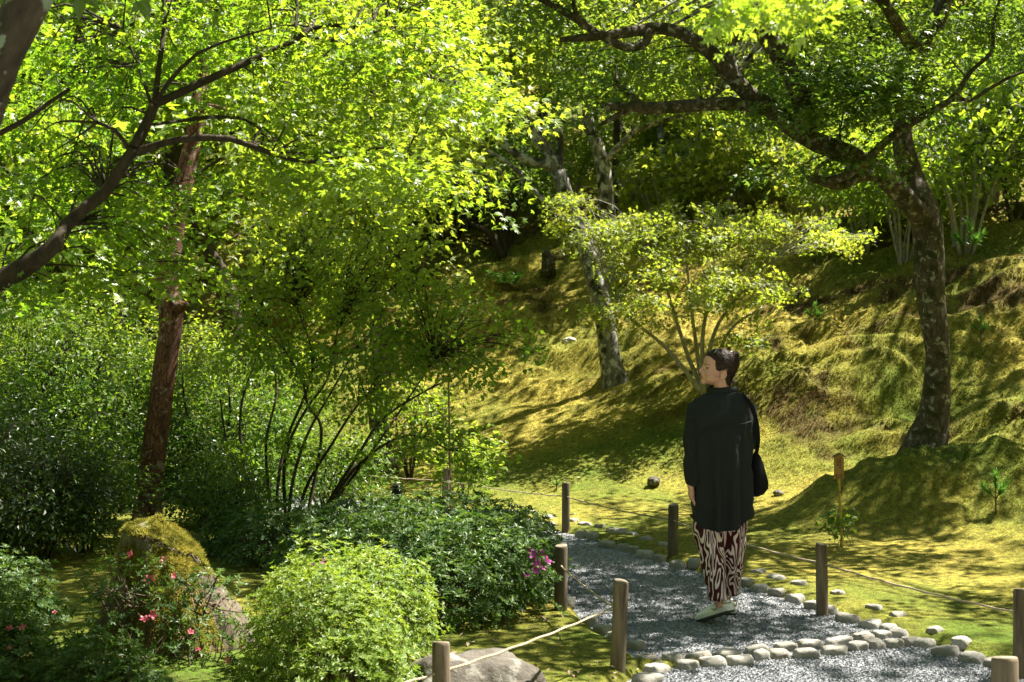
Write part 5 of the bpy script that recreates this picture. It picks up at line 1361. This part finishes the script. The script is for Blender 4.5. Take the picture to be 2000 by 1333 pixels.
groove = .0022 * np.sin(qz[idx] * 330 + 40 * pn(qa[idx] * 30, qz[idx] * 8, 61)) + .004 * pn(qa[idx] * 45, qs[idx] * 40 + qz[idx] * 25, 62)
HV = bco[idx] + HN[idx] * (.0015 + .015 * sst(0, .055, depth[idx]) + groove * sst(0, .02, depth[idx]))[:, None]
hair = add('hair', HV, mp_[hf], M['hair'], person, True)
hv, hfs = MB(), None
def rough(V, Fs, amp=.006):
    V = V + nrm(V - V.mean(0)) * (amp * pn((V[:, 0] - HO[0]) * 70 + (V[:, 1] - HO[1]) * 30, (V[:, 2] - HO[2]) * 26, 63) * 2)[:, None]
    return V, Fs
hv.put(*rough(*ell(Hd_(-.050, 0, .058), (.052, .062, .066), HR, 40))); hv.put(*rough(*ell(Hd_(-.030, .0, .022), (.046, .060, .050), HR, 40))); hv.put(*rough(*ell(Hd_(-.072, 0, .098), (.030, .044, .036), HR, 32)))
hv.put(*rough(*ell(Hd_(-.074, 0, .108), (.040, .046, .042), HR, 32), .008)); hv.put(*rough(*ell(Hd_(.046, 0, .118), (.050, .055, .024), HR, 32), .003)); hv.put(*rough(*ell(Hd_(.000, 0, .136), (.055, .056, .026), HR, 32), .004))
g = np.random.default_rng(8)
for i in range(46):
    # locks drawn up and back, turned over at the clip
    s = g.uniform(-.052, .052); z0 = g.uniform(-.04, .10); p0 = Hd_(-.045 + g.uniform(-.02, .02), s, z0)
    p1 = Hd_(-.088 + g.uniform(-.012, .012), s * .8, z0 * .5 + .06 + g.uniform(-.01, .02)); p2 = Hd_(-.080 + g.uniform(-.02, .015), s * .6 + g.normal(0, .012), .115 + g.uniform(-.015, .025)); p3 = Hd_(-.100 + g.uniform(-.02, .03), s + g.normal(0, .018), .095 + g.uniform(-.04, .05))
    S = spline(np.array([p0, p1, p2, p3]), per=5); V, Fs = tube(S, np.interp(np.linspace(0, 1, len(S)), [0, .4, .8, 1], [.006, .0075, .005, .001]), 6); hv.put(V, Fs)
for i in range(150):
    s = g.uniform(-.05, .05); z = g.uniform(-.05, .13); a = -.078 - .015 * g.uniform() + .25 * max(0, z - .09)
    p0 = Hd_(a + .03, s * .9, z); k = g.uniform(.25, 1) * .034
    tip = p0 - ha * k * (.8 + .8 * g.uniform()) - UP * k * g.uniform(-.5, 1.6) + hs * g.normal(0, .012)
    V, Fs = tube(np.array([p0, (p0 + tip) / 2 - ha * .010 + UP * .004, tip]), [.0026, .0016, .0004], 4, cap=False); hv.put(V, Fs)
for i in range(26):
    p0 = Hd_(-.035 + g.uniform(-.01, .02), g.uniform(-.045, .045), -.045); tip = p0 - ha * g.uniform(.0, .03) - UP * g.uniform(.015, .045)
    V, Fs = tube(np.array([p0, (p0 + tip) / 2 - ha * .006, tip]), [.003, .002, .0005], 4, cap=False); hv.put(V, Fs)
for i in range(30):
    z = g.uniform(.10, .125); p0 = Hd_(.06 + g.uniform(-.01, .02), g.uniform(.01, .05), z); p1 = p0 - ha * .05 + UP * .022
    V, Fs = tube(np.array([p0, (p0 + p1) / 2 + UP * .010, p1]), [.0025, .004, .002], 4, cap=False); hv.put(V, Fs)
tag(hv.build('loose_hair', M['hair'], hair, True), kind='stuff')
# claw clip in the hair
clip = MB()
for s in (-.010, .012):
    V, Fs = tube(np.array([Hd_(-.040, s, .150), Hd_(-.066, s, .142), Hd_(-.086, s, .118), Hd_(-.094, s, .090)]), [.004, .0085, .0085, .003], 8); clip.put(V, Fs)
cl = clip.build('hair_clip', M['clip'], hair, True)
V, Fs = box(Hd_(-.048, .0, .160), (.020, .030, .030), .15); add('clip_grip', V, Fs, M['clip_dark'], hair)

# sunglasses pushed up on the head
sg = tag(empty('sunglasses', Hd_(.04, 0, .15)), 'dark sunglasses pushed up on the hair of the walking woman', 'sunglasses')
for s in (-1, 1):
    R = HR @ np.array(Matrix.Rotation(-.75, 3, 'Y'))
    V, Fs = ell(Hd_(.052, s * .034, .146), (.004, .028, .023), R, 18); add('lens', V, Fs, M['glass'], sg, True)
    t = np.linspace(0, 2 * np.pi, 20)
    rim = Hd_(.052, s * .034, .146) + (np.stack([0 * t, .029 * np.cos(t), .024 * np.sin(t)], 1) @ R.T)
    V, Fs = tube(rim, .0022, 6, cap=False); add('rim', V, Fs, M['cap'], sg, True)
    V, Fs = tube(np.array([Hd_(.048, s * .064, .148), Hd_(.030, s * .084, .125), Hd_(.002, s * .094, .090), Hd_(-.022, s * .095, .055)]), [.003, .003, .003, .002], 6); add('temple', V, Fs, M['cap'], sg, True)
V, Fs = tube(np.array([Hd_(.056, -.008, .150), Hd_(.060, 0, .152), Hd_(.056, .008, .150)]), .003, 6); add('bridge', V, Fs, M['cap'], sg, True)

# shirt
def ring(v, uL, uR, dep, dd=0.0, e=.8, hem=None):
    a = np.linspace(0, 2 * np.pi, 64, endpoint=False); c, s = np.cos(a), np.sin(a)
    c, s = np.sign(c) * np.abs(c) ** e, np.sign(s) * np.abs(s) ** e
    ctr = W((uL + uR) / 2, v, dd); o = np.stack([c * (uR - uL) / 2 * PX, s * dep, 0 * c], 1)
    if hem is not None: o[:, 2] = -PX * hem * (1 - np.abs(np.cos(a)) ** 2.2) + .008 * np.cos(a)
    return ctr + o
tors = loft([ring(765, 1389, 1441, .058, .012), ring(770, 1376, 1452, .072, .012), ring(777, 1362, 1462, .086, .012), ring(788, 1352, 1470, .102, .01), ring(808, 1349, 1471, .118, .0), ring(832, 1350, 1469, .130, -.002), ring(880, 1352, 1467, .138, -.004),
             ring(930, 1354, 1467, .142), ring(970, 1352, 1467, .148), ring(995, 1347, 1467, .152, hem=9), ring(1006, 1345, 1466, .153, hem=28)])
sl = limb([[*W(1368, 787, .005), .046], [*W(1356, 805, 0), .054], [*W(1351, 850, -.02), .052], [*W(1350, 895, -.035), .049], [*W(1350, 928, -.05), .050], [*W(1348.5, 943, -.06), .043], [*W(1348, 949, -.06), .032]])
sr = limb([[*W(1452, 787, .005), .046], [*W(1464, 808, .005), .050], [*W(1470, 850, .02), .046], [*W(1469, 872, .05), .045], [*W(1460, 878, .15), .040], [*W(1450, 874, .20), .036]])
def cloth(co, no):
    x, z = (co[:, 0] / PX), (CH - co[:, 2]) / PX + VH            # back to photo-like units for the folds
    u = co[:, 0] / PD * F + 1000
    below = sst(828, 860, z)
    f = below * (.0115 * np.sin(u * .19 + 1.2 * pn(u * .03, z * .010, 71)) * (.5 + .9 * sst(840, 1000, z)) + .010 * pn(u * .06, z * .012, 72))
    f += .007 * pn(u * .035 + z * .02, z * .03 - u * .02, 73) + .004 * pn(u * .1, z * .05, 74)
    arm = (np.abs(u - 1410) > 52)
    f += arm * .004 * np.sin(z * .10 + u * .22 + 3.5 * pn(u * .05, z * .03, 75))
    # pleat either side of the middle of the back
    f -= below * .010 * (np.exp(-((u - 1404) / 2.2) ** 2) + np.exp(-((u - 1444) / 2.2) ** 2)) * (co[:, 1] < PD)
    return co + no * (f * (1 - np.abs(no[:, 2]) ** 2 * (z > 960)))[:, None]
shirt, _ = fuse('shirt', [tors], .0075, M['shirt'], person, 5, cloth)
for q in (sl, sr): fuse('sleeve', [q], .0065, M['shirt'], shirt, 4, cloth)
mb = MB()
yk = np.array([W(1359, 846, -.100), W(1375, 838, -.131), W(1395, 831, -.143), W(1420, 829, -.143), W(1445, 826, -.135), W(1462, 822, -.105)]); V, Fs = tube(spline(yk, per=6), .0042, 6); mb.put(V, Fs)
mb.build('yoke_seam', M['shirt'], shirt, True)
a = np.linspace(-2.75, 2.75, 40); cr = []
for (rx, ry, z, du) in ((.083, .066, .0, 0), (.088, .071, .006, 0), (.080, .064, .034, -.002), (.073, .057, .036, -.002), (.070, .054, .02, 0)):
    cr.append(W(1413, 768, .014) + np.stack([rx * np.sin(a) * 1.12 + du, -ry * np.cos(a), z + .010 * (1 - np.cos(a)) / 2 + .004 * np.sin(a * 2)], 1))
n = len(a); i = np.arange(4)[:, None] * n; j = np.arange(n - 1)[None]
add('collar', np.vstack(cr), np.stack([i + j, i + j + 1, i + n + j + 1, i + n + j], -1).reshape(-1, 4), M['shirt'], shirt, True)

# trousers
tl = loft([ring(960, 1362, 1412, .09, -.01, 1), ring(1005, 1356, 1412, .105, -.01, 1), ring(1035, 1351, 1413, .118, -.015, 1), ring(1075, 1361, 1413, .108, -.04, 1), ring(1115, 1369, 1414, .10, -.08, 1), ring(1150, 1376, 1414.5, .092, -.115, 1), ring(1164, 1376, 1415, .092, -.13, 1), ring(1166, 1382, 1410, .07, -.13, 1)])
tr = loft([ring(960, 1402, 1455, .09, .01, 1), ring(1005, 1402, 1460, .105, .01, 1), ring(1030, 1405, 1462, .118, .02, 1), ring(1075, 1408, 1457, .105, .03, 1), ring(1115, 1411, 1455, .095, .07, 1), ring(1150, 1411, 1450, .088, .11, 1), ring(1167, 1412, 1449, .085, .13, 1), ring(1169, 1416, 1445, .065, .13, 1)])
def tro(co, no):
    z = (CH - co[:, 2]) / PX + VH; u = co[:, 0] / PD * F + 1000
    return co + no * (.006 * pn(u * .09, z * .02, 81) + .006 * np.sin(z * .12 + u * .15) * pn(u * .05, z * .03, 82) * 2)[:, None]
fuse('trousers', [tl, tr], .0075, M['zebra'], person, 4, tro)

# shoes
def shoe(heel, toe, lift, mats, side):
    """built along its own sole from heel to toe; lift raises the heel"""
    d = toe - heel; L = .25; f = nrm(d[None])[0]; s = nrm(np.cross(f, UP)[None])[0]; n = np.cross(s, f)
    def Q(t, w, h): return heel + f * t * L + s * w + n * h
    prof = [(-.02, .030, .018, .075), (.04, .036, .012, .098), (.14, .038, .012, .104), (.27, .037, .012, .096), (.40, .038, .012, .082), (.55, .046, .012, .080), (.70, .051, .012, .071), (.85, .050, .014, .064), (.96, .042, .018, .056), (1.03, .024, .022, .044)]
    a = np.linspace(0, 2 * np.pi, 20, endpoint=False)
    rg = []
    for t, w, lo, hi in prof:
        c, q = np.sign(np.cos(a)) * np.abs(np.cos(a)) ** .8, np.sin(a)
        rg.append(np.array([Q(t, w * cc * (1 - .28 * max(0, qq)), lo + (hi - lo) * (qq * .5 + .5)) for cc, qq in zip(c, q)]))
    V, Fs = loft(rg); up = add('shoe', V, Fs, M['shoe'], person, True)
    def slab(h0, h1, grow, mat, name):
        rr = []
        for h, g_ in ((h0, .92), (h0 + .003, 1), (h1, 1), (h1 + .002, .9)):
            pts = [(t * 1.03 - .01, (w + grow) * g_) for t, w, _, _ in prof]
            rr.append(np.array([Q(t, w, h + .012 * max(0, t - .8) ) for t, w in pts] + [Q(t, -w, h + .012 * max(0, t - .8)) for t, w in pts[::-1]]))
        V, Fs = loft(rr); add(name, V, Fs, mat, up, False)
    slab(.0, .011, .002, M['sole'], 'sole'); slab(.0135, .036, .006, M['sole_light'], 'midsole')
    for t, w, h in ((.02, 0, .092), (.02, 0, .060)):
        pts = np.array([Q(.30, .034, h * .8), Q(.10, .040, h), Q(-.025, .022, h), Q(-.035, 0, h), Q(-.025, -.022, h), Q(.10, -.040, h), Q(.30, -.034, h * .8)]); V, Fs = tube(spline(pts, per=3), .0045, 6); add('trim', V, Fs, M['shoe_trim'], up, True)
    pts = np.array([Q(.45, .034, .055), Q(.30, .040, .045), Q(.16, .041, .070)]); V, Fs = tube(spline(pts, per=4), .005, 6); add('trim', V, Fs, M['shoe_trim'], up, True)
    pts = np.array([Q(.45, -.034, .055), Q(.30, -.040, .045), Q(.16, -.041, .070)]); V, Fs = tube(spline(pts, per=4), .005, 6); add('trim', V, Fs, M['shoe_trim'], up, True)
hl = W(1419, 1200, -.17); hl[2] = .088; tl_ = hl + np.array([-.145, .15, -.080])
shoe(hl, tl_, 0, None, 1)
hr = np.array([(1426 - 1000) / F * 9.08, 9.08, .004]); shoe(hr, hr + np.array([.03, .26, .0]), 0, None, -1)

# bag hanging from the right shoulder
bt = W(1478, 884, .02); bag = tag(empty('shoulder_bag', bt), 'black soft cloth bag hanging from the strap on the right shoulder of the woman', 'bag')
rr = []
for v, uL, uR, dep in ((884, 1474, 1481, .012), (892, 1470, 1486, .024), (908, 1466, 1492, .045), (925, 1464, 1497, .06), (942, 1463, 1502, .066), (955, 1463, 1501, .062), (966, 1465, 1492, .045), (971, 1468, 1482, .02)):
    a = np.linspace(0, 2 * np.pi, 32, endpoint=False); rr.append(W((uL + uR) / 2, v, .02) + np.stack([np.cos(a) * (uR - uL) / 2 * PX * (1 + .06 * np.sin(a * 5 + v * .1)), np.sin(a) * dep, 0 * a], 1))
V, Fs = loft(rr); add('body', V, Fs, M['bag'], bag, True)
S = spline(np.array([W(1478, 888, .02), W(1479, 858, -.035), W(1473, 820, -.068), W(1462, 790, -.075), W(1452, 776, -.055), W(1446, 770, .01), W(1452, 785, .10)]), per=8)
a = nrm(np.gradient(S, axis=0)); sd = nrm(np.cross(a, np.array([0, -1.0, .3]))); th = np.cross(sd, a)
rg = [p + q * .012 * cx + t * .004 * cy for p, q, t in zip(S, sd, th) for cx, cy in ((-1, -1), (1, -1), (1, 1), (-1, 1))]
V, Fs = loft([np.array(rg[i * 4:i * 4 + 4]) for i in range(len(S))]); add('strap', V, Fs, M['bag'], bag)
